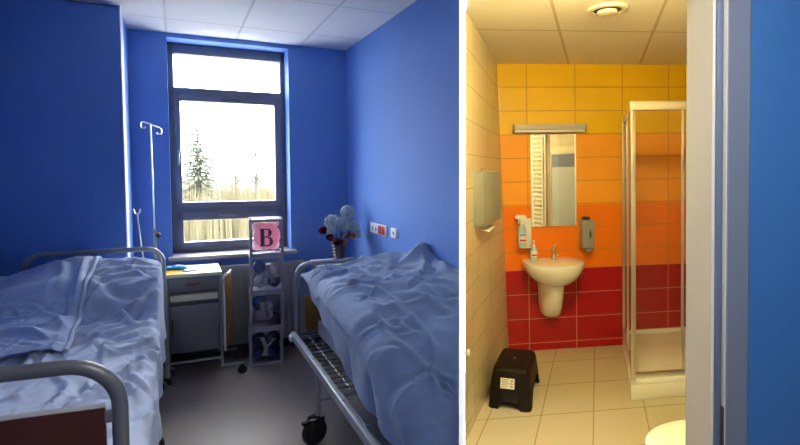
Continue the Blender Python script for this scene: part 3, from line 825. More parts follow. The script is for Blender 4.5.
# ================================================================== IV POLE
IV = Thing('drip_stand', 'thin chrome drip stand with a hooked top bar in front of the window wall', 'drip stand', L, (-.150, 4.24, 0))
IV.part('upper_pole', G().tube([(0, 0, 1.10), (-.008, 0, 1.945)], .0055, 10), m_alu)
IV.part('lower_pole', G().tube([(0, 0, .10), (0, 0, 1.16)], .0115, 12), m_steel)
g = G(); g.tube([(-.057, 0, 1.968), (-.008, 0, 1.950), (.050, 0, 1.925)], .0055, 8)
for x, z in ((-.057, 1.968), (.050, 1.925)):
    s = -1 if x < 0 else 1
    g.tube(fillet([(x, 0, z), (x+s*.012, 0, z-.010), (x+s*.012, 0, z-.045), (x-s*.014, 0, z-.05), (x-s*.018, 0, z-.035)], .008, 4), .0045, 8)
IV.part('hook_bar', g, m_alu)
IV.part('clamp_knob', G().ball((.022, -.012, 1.115), (.019, .016, .022), 2), m_black, label='black clamp knob')
for k in range(5):
    a = 2*PI*k/5+.3; IV.part('base_leg', G().tube([(0, 0, .12), (.06*math.cos(a), .06*math.sin(a), .10), (.10*math.cos(a), .10*math.sin(a), .045)], .010, 8), m_steel)
    IV.part('castor', G().ball((.10*math.cos(a), .10*math.sin(a), .022), .022, 2), m_black)

# ================================================================== VASE TABLE AND FLOWERS
ST = Thing('side_table', 'low grey side table hidden behind the right bed, carrying the vase', 'side table', L, (1.20, 4.18, 0))
ST.part('top', G().box(-.19, .19, -.17, .17, .795, .82, .004), m_cream)
for x in (-.17, .17):
    for y in (-.15, .15): ST.part('leg', G().tube([(x, y, 0), (x, y, .80)], .01, 8), m_steel)
ST.part('shelf', G().box(-.17, .17, -.15, .15, .30, .315, .003), m_cab)
VX, VY, VZ = 1.205, 4.14, .8202
VS = Thing('vase', 'mauve vase with a pale stripe in the corner behind the right bed', 'vase', L, (VX, VY, VZ))
VS.part('body', G().lathe([(.040, 0), (.046, .01), (.047, .05), (.053, .12), (.062, .175), (.066, .195), (.060, .195), (.050, .12), (.042, .04), (0, .03)], (0, 0, 0), 24), m_vase)
g = G()
for i in range(7): g.ball((-.040-.0028*i*(1 if i > 1 else .5), -.028, .02+.026*i), (.0135, .012, .010), 1)
VS.part('stripe', g, m_vasew, label='pale beaded stripe down the side')
def bloom(dx, dy, dz, r, kind, lab):
    t = Thing('flower', lab, 'flower', L, (VX, VY, VZ+.05), 'flowers in the vase')
    k = .16/max(.17, dz)
    t.part('stem', G().tube([(0.2*dx*.3, .3*dy*.3, 0), (dx*.28, dy*.28, .15), (dx*.75, dy*.75, dz*.80), (dx, dy, dz)], .0035, 6), m_leafd)
    g = G(); m = {'h': m_hyd, 'r': m_rose, 'c': m_coral}[kind]
    if kind == 'h':
        n = 120
        for i in range(n):
            z = 1-2*(i+.5)/n; ph = i*2.39996; q = math.sqrt(1-z*z)
            nrm = Vector((q*math.cos(ph), q*math.sin(ph), z)); rr = r*(.82+.30*random.random())
            p = Vector((dx, dy, dz))+nrm*rr; tx = nrm.orthogonal().normalized(); ty = nrm.cross(tx); s = r*.19; a0_ = random.random()*3
            for k_ in range(4):
                a = a0_+k_*PI/2; u = tx*math.cos(a)+ty*math.sin(a); v = nrm.cross(u)
                g.quad(p, p+u*s*.6+v*s*.45+nrm*s*.15, p+u*s*1.15+nrm*s*.30, p+u*s*.6-v*s*.45+nrm*s*.15)
    else:
        for ring, (n, tilt, s) in enumerate(((8, .15, 1.0), (7, .6, .85), (5, 1.1, .6))):
            for i in range(n):
                a = 2*PI*i/n+ring*.4; u = Vector((math.cos(a), -.3-.4*abs(math.sin(a)), math.sin(a))).normalized()
                f = Vector((0, -1, .25)).normalized(); d = (u*math.cos(tilt)+f*math.sin(tilt)); sd = d.cross(f).normalized()
                p = Vector((dx, dy, dz))
                g.grid([[p-sd*r*.15, p+sd*r*.15], [p+d*r*.5*s-sd*r*.36+f*r*.14, p+d*r*.5*s+sd*r*.36+f*r*.14], [p+d*r*s-sd*r*.2+f*r*.25, p+d*r*s+sd*r*.2+f*r*.25]])
        g.ball((dx, dy, dz), r*.45, 2, .3, 5)
    t.part('bloom', g, m, smooth=kind != 'h')
for a in [(-.06, -.02, .305, .058, 'h', 'dusty blue hydrangea at the upper left of the bouquet'),
          (.075, .0, .375, .060, 'h', 'dusty blue hydrangea standing highest in the bouquet'),
          (.01, -.06, .285, .058, 'h', 'dusty blue hydrangea in the middle of the bouquet'),
          (.115, -.02, .255, .055, 'h', 'dusty blue hydrangea at the right of the bouquet'),
          (.135, -.05, .195, .045, 'h', 'dusty blue hydrangea lowest at the right of the bouquet'),
          (-.085, -.05, .235, .045, 'h', 'small dusty blue hydrangea beside the red blooms'),
          (-.150, -.04, .235, .042, 'r', 'red bloom sticking out furthest to the left'),
          (-.105, -.09, .180, .038, 'r', 'red bloom below the outermost red one'),
          (-.055, -.10, .135, .034, 'r', 'red bloom low over the left rim of the vase'),
          (.035, -.12, .190, .034, 'c', 'coral bloom in the front of the bouquet'),
          (.075, -.11, .185, .030, 'c', 'coral bloom right beside the other coral one'),
          (.0, -.11, .130, .030, 'c', 'coral bloom low in the middle over the vase rim')]: bloom(*a)
g = G()
for i in range(26):
    a = random.uniform(0, 2*PI); q = random.uniform(.03, .11); z = random.uniform(.09, .2); p = Vector((q*math.cos(a), q*math.sin(a)-.03, z))
    d = Vector((math.cos(a), math.sin(a), random.uniform(-.4, .5))).normalized(); s = d.cross(Vector((0, 0, 1))).normalized()
    g.grid([[p-s*.002, p+s*.002], [p+d*.02-s*.012, p+d*.02+s*.012], [p+d*.045-s*.001, p+d*.045+s*.001]])
    g.tube([(0, 0, .02), (p.x*.4, p.y*.4, z*.6), p], .0015, 5)
o = g.done('foliage', m_leafd, None, L, (VX, VY, VZ+.05)); tag(o, 'dark green leaves tucked between the blooms in the vase', 'leaves', kind='stuff')

# ================================================================== WALL SOCKETS
SO = Thing('socket_panel', 'white socket panel with two red sockets on the right wall', 'socket panel', L, (XW, 3.80, 1.13))
SO.part('plate', G().box(-.010, 0, -.178, .175, -.043, .043, .004), m_ivory)
for y in (-.045, -.122):
    s_ = SO.part('red_socket', G().box(-.014, -.009, y-.033, y+.033, -.034, .034, .003), m_red)
    SO.part('socket_hole', G().lathe([(.016, -.0146), (.016, -.0135)], (0, y, 0), 16, 'x'), m_letd, s_)
for y in (.115, .04): SO.part('button', G().lathe([(.014, -.014), (.016, -.009)], (0, y, -.004), 16, 'x'), m_greyp)
t = Thing('wall_socket', 'single white socket on the right wall beside the red sockets', 'socket', L, (XW, 3.475, 1.134))
t.part('plate', G().box(-.012, 0, -.058, .058, -.038, .038, .005), m_ivory)
t.part('socket_hole', G().lathe([(.014, -.0128), (.014, -.011)], (0, 0, 0), 16, 'x'), m_steeld)

# ================================================================== OUTSIDE
gz = -6.0
g = G(); n = 40
struct('bounce_slab', G().box(-4, 6, 5.0, 9.5, -.75, -.55), mat('pale_bounce_surface', (.75, .74, .70), .9, var=.1, scale=30), L, label='added unseen pale slab below the window, bouncing daylight to the ceiling')  # added out of view to bounce daylight up onto the ward ceiling
rows = []
for j in range(n+1):
    y = 12+(420-12)*(j/n)**2; rows.append([(-260+520*i/n, y, gz+1.2*N(i*.4, j*.4, 3)+.010*max(0, y-60)) for i in range(n+1)])
g.grid(rows)
struct('field', g, m_field, L, label='pale dry field outside the window', smooth=True)
g = G()
for i in range(5200):
    y = random.uniform(24, 60); x = (random.random()**1*1.02-.18)*y*.42; top = 1.6-y*.0165+random.uniform(-1.5, .25)
    base = gz-.4; w = random.uniform(.02, .05)*1.4; dx = random.uniform(-.35, .35)
    g_ = g.bm; v = [g_.verts.new(p) for p in ((x-w, y, base), (x+w, y, base), (x+dx*.5+w*.8, y, (base+top)/2), (x+dx*.5-w*.8, y, (base+top)/2), (x+dx, y, top))]
    g_.faces.new((v[0], v[1], v[2], v[3])); g_.faces.new((v[3], v[2], v[4]))
o = g.done('reeds', m_reed, None, L, (0, 0, 0), smooth=False); tag(o, 'pale yellow dry reeds outside the lower window panes', 'reeds', kind='stuff')
def spruce(px, D, top, base, hw, lab):
    x = px*D
    t = Thing('spruce_tree', lab, 'tree', L, (x, D, gz))
    t.part('trunk', G().tube([(0, 0, -.3), (0, 0, (top-gz)*.6), (0, 0, top-gz)], [.28, .16, .02], 8), m_bark)
    g = G(); b = g.bm; hgt = top-gz; z0 = base-gz
    lev = 44
    for i in range(lev):
        f = i/lev; z = z0+(hgt-z0)*f; rad = hw*(1-f)**.85*random.uniform(.7, 1.1)+.08
        for k in range(15):
            a = random.uniform(0, 2*PI); rr = rad*random.uniform(.65, 1.12); d = Vector((math.cos(a), math.sin(a), 0))
            s = Vector((-d.y, d.x, 0)); seg = 5; prev = None
            for q in range(seg+1):
                u = q/seg; c = Vector((0, 0, z))+d*rr*u+Vector((0, 0, .22*rr*u-.42*rr*u*u)); w = rr*.20*(1-u*.85)*(1 if q % 2 == 0 else .55)
                cur = [b.verts.new(c-s*w-Vector((0, 0, w*.9))), b.verts.new(c+Vector((0, 0, .03))), b.verts.new(c+s*w-Vector((0, 0, w*.9)))]
                if prev: b.faces.new((prev[0], prev[1], cur[1], cur[0])); b.faces.new((prev[1], prev[2], cur[2], cur[1]))
                prev = cur
    t.part('crown', g, m_needle, smooth=False)
def bare(px, D, top, spread, lab):
    t = Thing('bare_tree', lab, 'tree', L, (px*D, D, gz))
    hgt = top-gz
    t.part('trunk', G().tube([(0, 0, -.3), (.05, 0, hgt*.5), (0, 0, hgt*.8), (.04, 0, hgt)], [.16, .11, .06, .015], 7), m_twig)
    g = G()
    for i in range(70):
        z = random.uniform(hgt*.55, hgt*.97); a = random.uniform(0, 2*PI); l = spread*random.uniform(.35, 1)*(1.25-z/hgt)*1.6
        p0 = Vector((.02, 0, z)); p1 = p0+Vector((math.cos(a)*l*.5, math.sin(a)*l*.5, l*.45)); p2 = p0+Vector((math.cos(a)*l*.8, math.sin(a)*l*.8, l*1.0))
        g.tube([p0, p1, p2], [.03, .02, .006], 4)
        for q in range(3):
            d = Vector((random.uniform(-1, 1), random.uniform(-1, 1), random.uniform(.2, 1)))*l*.35; g.tube([p1, p1+d], [.012, .004], 3)
    t.part('branches', g, m_twig)
spruce(.036, 34, 5.0, -4.6, 3.3, 'spruce tree outside the window, nearest the left sash edge')
bare(.134, 40, 5.4, 1.6, 'bare pale tree outside, to the right of the spruce')
bare(.098, 55, 3.4, 1.8, 'short bare tree between the spruce and the taller bare tree')
for i, (px, D, top, r_, lab) in enumerate([(.085, 48, 1.0, 1.6, 'pale bush just right of the spruce foot'), (.035, 50, .9, 1.8, 'pale bush left of the spruce foot'), (.15, 52, .8, 1.9, 'pale bush under the tall bare tree'), (.118, 58, .6, 1.5, 'small pale bush between the two bare trees')]):
    t = Thing('dry_bush', lab, 'bush', L, (px*D, D, gz)); g = G()
    for k in range(260):
        a = random.uniform(0, 2*PI); q = r_*math.sqrt(random.random()); zz = (top-gz)*random.uniform(.5, 1)*(1-.35*(q/r_)**2)
        g.tube([(q*.4*math.cos(a), q*.4*math.sin(a), -.2), (q*math.cos(a), q*math.sin(a), zz)], [.03, .006], 3)
    t.part('twigs', g, m_reed)

# ================================================================== BATHROOM SETTING
ZR = 2.505
Ri = R.M.inverted()
ruv_f = lambda co: (co.x, co.y)
XR = .98
def rpoly(z0, z1, e=0):
    # bathroom plan in its own axes
    near = [Ri @ Vector((1.32, 1.13, 0)), Ri @ Vector((a1, 1.135, 0)), Ri @ Vector((t1.x+.0, t1.y, 0))]
    pts = [(-.86, 4.43), (XR, 4.43), (near[0].x, near[0].y), (near[1].x+e, near[1].y), (-.79+e, 2.98), (-.86, 3.2)]
    g = G(); g.prism(pts, z0, z1); return g
struct('floor_bathroom', rpoly(-.05, 0), m_ftile, R, ruv_f, label='beige tiled bathroom floor')
struct('ceiling_bathroom', rpoly(ZR, ZR+.05, .055), m_ceilR, R, ruv_f, label='cream panel ceiling of the bathroom')
struct('wall_back_bathroom', G().box(-.95, XR+.1, 4.43, 4.55, -.05, ZR+.05), m_wtile, R, lambda co: (co.x, co.z), label='bathroom wall tiled red, orange and yellow')
g = G(); b = g.bm     # beige wall, a solid leaning very slightly like the photographed one
def XT(z): return -.785-.068*z/2.5
v = [b.verts.new(p) for p in ((XT(0), 2.965, 0), (XT(0), 4.43, 0), (XT(ZR), 4.43, ZR), (-.737, 2.965, ZR), (XT(0)-.004, 2.985, 0), (XT(0)-.06, 4.43, 0), (XT(ZR)-.06, 4.43, ZR), (-.741, 2.985, ZR))]
for f in ((0, 1, 2, 3), (4, 7, 6, 5), (0, 4, 5, 1), (3, 2, 6, 7), (0, 3, 7, 4), (1, 5, 6, 2)): b.faces.new([v[i] for i in f])
bmesh.ops.recalc_face_normals(b, faces=b.faces[:])
struct('wall_left_bathroom', g, m_btile, R, lambda co: (co.y, co.z), label='beige tiled bathroom wall')
near = Ri @ Vector((1.32, 1.13, 0))
g = G(); g.prism([(XR, 4.43), (near.x, near.y), (near.x+.1, near.y), (XR+.1, 4.43)], 0, ZR)
struct('wall_right_bathroom', g, m_btile, R, lambda co: (co.y, co.z))
# side door of the bathroom, seen only in the mirror
m_doorw = mat('cream_door_frame', (.66, .60, .45), .4); m_leaf = mat('grey_blue_door_leaf', (.36, .41, .46), .4, var=.03)
d2 = bpy.data.objects.new('door_2', None); C.objects.link(d2); d2['kind'] = 'structure'; d2['label'] = 'cream framed side door on the right wall of the bathroom'
g = G(); g.box(XR-.03, XR, 2.43, 2.52, 0, 1.86, .004); g.box(XR-.03, XR, 3.22, 3.31, 0, 1.86, .004); g.box(XR-.03, XR, 2.52, 3.22, 1.775, 1.86, .004)
g.done('frame', m_doorw, d2, R)
G().box(XR-.020, XR, 2.52, 3.22, .01, 1.62, .003).done('leaf', m_leaf, d2, R)
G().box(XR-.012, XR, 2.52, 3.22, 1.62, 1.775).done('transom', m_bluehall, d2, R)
t = Thing('towel_radiator', 'white ladder towel radiator seen only in the bathroom mirror', 'radiator', R, (XR, 2.31, .72))
for y in (-.10, .085): t.part('post', G().tube([(-.05, y, 0), (-.05, y, 1.4)], .014, 10), m_ivory)
for i in range(24): t.part('rung', G().tube([(-.055, -.10, .04+.057*i), (-.055, .085, .04+.057*i)], .010, 8), m_ivory)
for y, z in ((-.10, .2), (.085, .2), (-.10, 1.2), (.085, 1.2)): t.part('bracket', G().tube([(-.05, y, z), (-.001, y, z)], .008, 6), m_ivory)
# door wall: blue to the hall, with the frame of the doorway
DX = .032; X0 = .5925+DX
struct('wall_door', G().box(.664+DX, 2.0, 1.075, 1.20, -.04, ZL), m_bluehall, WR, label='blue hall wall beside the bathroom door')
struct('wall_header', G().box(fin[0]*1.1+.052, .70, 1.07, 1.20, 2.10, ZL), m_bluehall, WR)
dr_ = bpy.data.objects.new('door_1', None); C.objects.link(dr_); dr_['kind'] = 'structure'; dr_['label'] = 'grey steel door frame of the bathroom'
G().prism([(X0, 1.205), (X0, 1.0875), (X0+.004, 1.0855), (.664+DX, 1.0855), (.664+DX, 1.205)], 0, 2.10, 'z').done('jamb', m_jamb, dr_, WR, smooth=False)
G().box(X0+.005, X0+.020, 1.078, 1.0856, 0, 2.10, .002).done('seal', m_jambd, dr_, WR)
G().prism([(x+DX, y) for x, y in [(.6136, 1.0856), (.6136, 1.062), (.6150, 1.0605), (.660, 1.0600), (.664, 1.064), (.664, 1.0856)]], 0, 2.12, 'z').done('casing', m_case, dr_, WR, smooth=False)
G().box(.6120+DX, .6137+DX, 1.064, 1.083, 0, 2.10, .0006).done('casing_lip', m_jamb, dr_, WR)
G().box(.6105+DX, .6122+DX, 1.0655, 1.080, .93, 1.050, .0008).done('strike_plate', m_black, dr_, WR)

# ================================================================== BATHROOM THINGS
# shower
SX, SY0, SY1 = .266, 3.34, 4.425
SH = Thing('shower_cubicle', 'glass shower cubicle with aluminium frame on a white tray', 'shower', R, (SX, SY0, 0))
sw, sd = XR-SX-.005, SY1-SY0
g = G(); th = .138
g.prism([(0, 0), (sw, 0), (sw, sd), (0, sd)], 0, th-.03, 'z', .006)
g.box(0, .05, 0, sd, th-.035, th, .008); g.box(sw-.04, sw, 0, sd, th-.035, th, .008); g.box(0, sw, 0, .07, th-.035, th, .008); g.box(0, sw, sd-.04, sd, th-.035, th, .008)
tray = SH.part('tray', g, m_acryl, label='white shower tray')
SH.part('drain', G().lathe([(0, .1085), (.045, .1085), (.05, .108)], (sw*.72, sd*.5, .001), 24), m_ivory, tray)
def bar(x0, x1, y0, y1, z0, z1, b=.004): return G().box(x0, x1, y0, y1, z0, z1, b)
SH.part('corner_post', bar(.006, .030, .035, .060, th, 2.03), m_alu)
SH.part('wall_post', bar(.000, .022, sd-.035, sd, th, 2.03), m_alu)
SH.part('door_post', bar(.026, .042, .050, .078, th+.03, 2.0), m_alu)
SH.part('inner_post', bar(.004, .018, sd*.45, sd*.45+.03, th+.03, 2.0, .003), m_alu)
SH.part('top_rail', bar(.000, sw, .028, .062, 1.985, 2.045, .004), m_alu)
SH.part('top_rail', bar(.004, .030, .06, sd, 1.995, 2.035, .004), m_alu)
SH.part('bottom_rail', bar(.03, sw, .030, .060, th, th+.035), m_alu)
SH.part('bottom_rail', bar(.004, .028, .06, sd, th, th+.03), m_alu)
SH.part('glass_panel', bar(.012, .018, .06, sd-.03, th+.03, 1.995, 0), m_glass)
dg = SH.part('glass_panel', bar(.03, sw, .042, .048, th+.035, 1.985, 0), m_glass)
SH.part('door_stile', bar(.372, .392, .034, .058, th+.03, 1.985), m_alu)
SH.part('door_knob', G().lathe([(0, -.03), (.014, -.03), (.016, -.02), (.008, -.01), (.008, 0)], (.420, .04, .46), 14, 'y'), m_greyp, dg)
# sink
KX, KY, KZ = -.425, 4.43, 0
SK = Thing('wash_basin', 'white wash basin with half pedestal on the red and orange tiles', 'wash basin', RS, (0, 0, 0))
SK.o.location = R.w((KX, KY, -.028))
def basin_ring(s, z, dy=0, bk=0):
    pts = []
    for k in range(48):
        a = 2*PI*k/48; x = .248*s*math.cos(a); y = math.sin(a)
        yy = -.185+(.10+.085)*max(0, y)**.85*1.0 if y > 0 else -.185+.215*y*s
        if y > 0: x = .248*s*(1-(1-abs(math.cos(a)))**1.6) * (1 if math.cos(a) > 0 else -1); yy = -.185+.183*min(1, y*1.6)
        pts.append((x, min(-.002, yy+dy), z))
    return pts
g = G()
g.loft([basin_ring(.30, .655, -.02), basin_ring(.52, .672, -.01), basin_ring(.74, .705), basin_ring(.90, .755), basin_ring(.98, .80), basin_ring(1.0, .83), basin_ring(.99, .845), basin_ring(.95, .848)])
bm_ = g.bm
# hollow bowl set in from the rim
def bowl(s, z):
    return [(.19*s*math.cos(2*PI*k/48)*1.0, -.235+.125*s*math.sin(2*PI*k/48), z) for k in range(48)]
basin = SK.part('basin', g, m_ceram)
g = G(); g = G(); rows = [bowl(1.08, .8488), bowl(1.0, .8492), bowl(.97, .842), bowl(.9, .82)]
g.grid([list(r_) for r_ in rows[:2]], True)
SK.part('rim', g, m_ceram, basin)
# faucet
fa = G(); fa.lathe([(.022, .846), (.022, .86), (.017, .875), (.017, .925), (.019, .945), (0, .952)], (.035, -.06, 0), 18)
fa.tube([(.035, -.07, .905), (.035, -.13, .912), (.035, -.165, .900)], [.013, .011, .010], 12)
fa.tube([(.035, -.06, .945), (.035, -.075, .975), (.035, -.12, .985)], [.010, .007, .006], 10)
SK.part('tap', fa, m_chrome, label='chrome mixer tap')
SK.part('overflow', G().lathe([(0, .001), (.011, .001), (.011, -.001)], (.04, -.115, .8498), 14), m_steeld)
g = G(); rings = []
for z, hw_, dp in ((.355, .050, .05), (.36, .068, .075), (.385, .082, .10), (.45, .090, .14), (.55, .096, .18), (.66, .104, .20)):
    ring = []
    for k in range(13):
        a = PI+PI*k/12; ring.append((hw_*math.cos(a)+.005, -.06+(dp)*math.sin(a), z))
    ring += [(hw_+.005, -.003, z), (-hw_+.005, -.003, z)]
    rings.append(ring)
g.loft(rings); SK.part('half_pedestal', g, m_ceram)
# soap bottle on the basin
def bottle(name, lab, org, m, h=.10, r=.030):
    t = Thing(name, lab, 'bottle', RS, (0, 0, 0)); t.o.location = R.w(org)
    t.part('body', G().lathe([(0, 0), (r*.92, 0), (r, .006), (r, h*.78), (r*.8, h*.9), (r*.42, h), (0, h)], (0, 0, 0), 20), m)
    p = t.part('pump', G().lathe([(r*.45, h), (r*.45, h+.016), (r*.16, h+.018), (r*.16, h+.04), (r*.35, h+.041), (r*.35, h+.053), (0, h+.054)], (0, 0, 0), 14), m_ivory)
    t.part('nozzle', G().tube([(0, 0, h+.048), (-.006, -.035, h+.046), (-.006, -.042, h+.038)], .005, 8), m_ivory, p)
    return t, r, h
t, r_, h_ = bottle('soap_bottle', 'clear pump soap bottle standing on the left of the wash basin', (KX-.115, KY-.075, .821), m_bot_b, .115, .031)
g = G(); g.grid([[( (r_+.0006)*math.sin(a*.2), -(r_+.0006)*math.cos(a*.2), z) for a in range(-5, 6)] for z in (.03, .082)]); lb_ = t.part('label', g, m_paper)
g = G(); g.grid([[((r_+.0012)*math.sin(a*.2), -(r_+.0012)*math.cos(a*.2), z) for a in range(-4, 5)] for z in (.038, .052)]); t.part('label_band', g, m_lab_r, lb_)
# wall bracket with a spray bottle
BKX, BKZ = -.645, .935
t = Thing('bottle_holder', 'white wire bottle holder on the orange tiles left of the mirror', 'holder', RS, (0, 0, 0)); t.o.location = R.w((BKX, 4.43, BKZ))
t.part('back_plate', G().box(.0, .075, -.006, -.001, 0, .24, .002), m_ivory)
t.part('shelf', G().box(-.045, .055, -.10, -.004, -.006, .0, .002), m_ivory)
g = G()
for z in (.05, .10): g.tube(fillet([(-.045, -.006, z), (-.045, -.098, z), (.050, -.098, z), (.050, -.006, z)], .02, 4), .0025, 6)
t.part('wire_guard', g, m_ivory)
t = Thing('spray_bottle', 'pale blue spray bottle with white trigger head in the wall holder', 'bottle', RS, (0, 0, 0)); t.o.location = R.w((BKX-.0, 4.43-.052, BKZ+.001))
sb = t.part('body', G().lathe([(0, 0), (.034, 0), (.037, .006), (.037, .13), (.030, .165), (.016, .185), (.014, .205), (0, .205)], (0, 0, 0), 20, sx=1, sy=.9), m_bot_b)
g = G(); g.grid([[(.038*math.sin(a*.2), -.0352*math.cos(a*.2), z) for a in range(-5, 6)] for z in (.035, .12)]); q = t.part('label', g, m_paper, sb)
g = G(); g.grid([[(.0385*math.sin(a*.2), -.0358*math.cos(a*.2), z) for a in range(-4, 5)] for z in (.048, .066)]); t.part('label_band', g, m_lab_r, sb)
g = G(); g.grid([[(.0385*math.sin(a*.2), -.0358*math.cos(a*.2), z) for a in range(-4, 5)] for z in (.092, .112)]); t.part('label_band', g, m_lab_b, sb)
g = G(); g.lathe([(.018, .198), (.018, .222), (.014, .226)], (0, 0, 0), 14)
g.prism([(-.055, .240), (-.060, .262), (-.040, .275), (.025, .272), (.040, .255), (.030, .225), (-.012, .222), (-.018, .236)], -.014, .014, 'y', .004)
t.part('trigger_head', g, m_ivory)
t.part('trigger', G().tube([(-.022, 0, .236), (-.030, 0, .215), (-.026, 0, .195)], [.006, .005, .004], 8), m_ivory)
# grey dispenser right of the mirror
t = Thing('soap_dispenser', 'grey wall soap dispenser to the right of the mirror', 'dispenser', RS, (0, 0, 0)); t.o.location = R.w((-.083, 4.43, .865))
t.part('body', G().box(-.055, .055, -.085, -.001, .035, .285, .012, 3), m_greyp)
t.part('cap', G().box(-.035, .02, -.07, -.01, .286, .312, .006), m_black)
t.part('level_window', G().prism([(.012, .115), (.026, .16), (.012, .205), (.006, .16)], -.088, -.084, 'y'), m_black)
t.part('lever', G().box(-.03, .03, -.10, -.02, .015, .036, .006), m_greyp)
# mirror and lamp
MR = bpy.data.materials.new('mirror_glass'); MR.use_nodes = True
MR.node_tree.nodes['Principled BSDF'].inputs['Base Color'].default_value = (.88, .90, .88, 1); MR.node_tree.nodes['Principled BSDF'].inputs['Metallic'].default_value = 1; MR.node_tree.nodes['Principled BSDF'].inputs['Roughness'].default_value = .02
t = Thing('mirror', 'tall frameless mirror above the wash basin', 'mirror', RS, (0, 0, 0)); t.o.location = R.w((-.368, 4.43, 1.10))
t.part('glass', G().box(-.205, .205, -.012, -.006, 0, .80, .001), MR, smooth=False)
t.part('backing', G().box(-.20, .20, -.0055, -.001, .005, .795), m_greyp)
t = Thing('wall_lamp', 'long grey wall lamp above the mirror', 'lamp', RS, (0, 0, 0)); t.o.location = R.w((-.405, 4.43, 1.915))
t.part('housing', G().box(-.312, .312, -.06, -.001, .020, .068, .006), mat('pale_grey_lamp_metal', (.46, .44, .40), .4))
t.part('diffuser', G().box(-.308, .308, -.057, -.006, .0, .0195, .005), m_ivory)
t.part('end_cap', G().box(.312, .321, -.061, -.001, -.002, .070, .003), m_greyp); t.part('end_cap', G().box(-.321, -.312, -.061, -.001, -.002, .070, .003), m_greyp)
# paper towel dispenser on the beige wall
t = Thing('paper_towel_dispenser', 'grey paper towel dispenser on the beige wall', 'dispenser', RT, (0, 0, 0)); t.o.location = R.w((XT(1.4)+.001, 3.62, 1.24))
g = G(); pl = [(0, -.34), (.05, -.335), (.085, -.27), (.10, -.10), (.10, .22), (.09, .26), (0, .27)]
g.prism(pl, .0, .35, 'z', .008); bd_ = t.part('body', g, m_greyl)
t.part('lock', G().lathe([(0, .372), (.012, .37), (.014, .35)], (.05, -.12, 0), 12), m_greyp)
g = G(); g.prism([(.02, -.16), (.095, -.15), (.085, .10), (.02, .09)], -.035, -.03, 'z'); g.rot(.25, 'Y', (.02, 0, -.03)); g.prism([(.02, -.16), (.05, -.16), (.05, .09), (.02, .09)], -.03, .002, 'z')
t.part('paper_sheet', g, m_paper, label='white paper towel hanging from the slot')
t = Thing('door_stop', 'small white knob on the beige wall near the floor', 'door stop', RT, (0, 0, 0)); t.o.location = R.w((XT(.5)+.001, 3.03, .52))
t.part('knob', G().lathe([(.012, 0), (.012, .014), (.020, .02), (.020, .034), (0, .038)], (0, 0, 0), 16, 'x'), m_ivory)
# step stool
t = Thing('step_stool', 'black plastic step stool with a white label by the beige wall', 'step stool', RT, (0, 0, 0)); t.o.location = R.w((-.748, 3.40, 0))
sl, swd, sh_ = .54, .292, .25
def stool_body():
    g = G(); rows = []
    # shell lofted from the floor to the deck
    prof = [(0, 0, 0), (.02, .010, .003), (.10, .028, .008), (.185, .052, .016), (.225, .066, .022), (.245, .076, .030), (.25, .092, .042)]
    def ring(z, iy, ix):
        pts = []
        x0, x1, y0, y1 = ix, swd-ix, iy, sl-iy; c = .035; n = 5
        for (cx_, cy_, a0_) in ((x1-c, y1-c, 0), (x0+c, y1-c, PI/2), (x0+c, y0+c, PI), (x1-c, y0+c, 1.5*PI)):
            for k in range(n+1):
                a = a0_+PI/2*k/n; pts.append((cx_+c*math.cos(a), cy_+c*math.sin(a)))
        # densify
        out = []
        for i in range(len(pts)):
            p, q = Vector((*pts[i], z)), Vector((*pts[(i+1) % len(pts)], z)); m = max(1, int((q-p).length/.012))
            for k in range(m): out.append(p.lerp(q, k/m))
        return out
    base = ring(0, 0, 0); N_ = len(base)
    def resample(r):
        tot = [0]
        for i in range(len(r)): tot.append(tot[-1]+(r[(i+1) % len(r)]-r[i]).length)
        out = []
        for k in range(160):
            d = tot[-1]*k/160; i = max(j for j in range(len(r)) if tot[j] <= d+1e-9)
            out.append(r[i].lerp(r[(i+1) % len(r)], (d-tot[i])/max(1e-9, tot[i+1]-tot[i])))
        return out
    def arch(p):
        # underside openings: between the feet on each side
        fx = abs(p.x-swd/2)/(swd/2-.075) if abs(p.x-swd/2) < swd/2-.075 else 1
        fy = abs(p.y-sl/2)/(sl/2-.085) if abs(p.y-sl/2) < sl/2-.085 else 1
        h1 = .055*max(0, 1-fx**4)**.5 if (p.y < .06 or p.y > sl-.06) else 0
        h2 = .125*max(0, 1-fy**3)**.6 if (p.x < .06 or p.x > swd-.06) else 0
        return max(h1, h2)
    rings = []
    for z, iy, ix in prof:
        r = resample(ring(z, iy, ix)); rr = []
        for p in r:
            lo = arch(p); rr.append(Vector((p.x, p.y, max(z, lo+(z/.25)*(.25-lo)))))
        rings.append(rr)
    g.grid(rings, True)
    g.bm.verts.ensure_lookup_table()
    n = len(g.bm.verts); top = [g.bm.verts[i] for i in range(n-160, n)]
    g.bm.faces.new(top)
    bmesh.ops.recalc_face_normals(g.bm, faces=g.bm.faces[:])
    bmesh.ops.solidify(g.bm, geom=g.bm.faces[:], thickness=.004)
    return g
sb_ = t.part('shell', stool_body(), m_blackp, angle=50)
t.part('tread', G().box(.060, swd-.060, .11, sl-.11, .2495, .2525, .0012), m_blackp, sb_)
t.part('carry_hole', G().prism([(.138, .255), (.150, .255), (.150, .285), (.138, .285)], .2526, .2532, 'z'), m_steel, sb_)
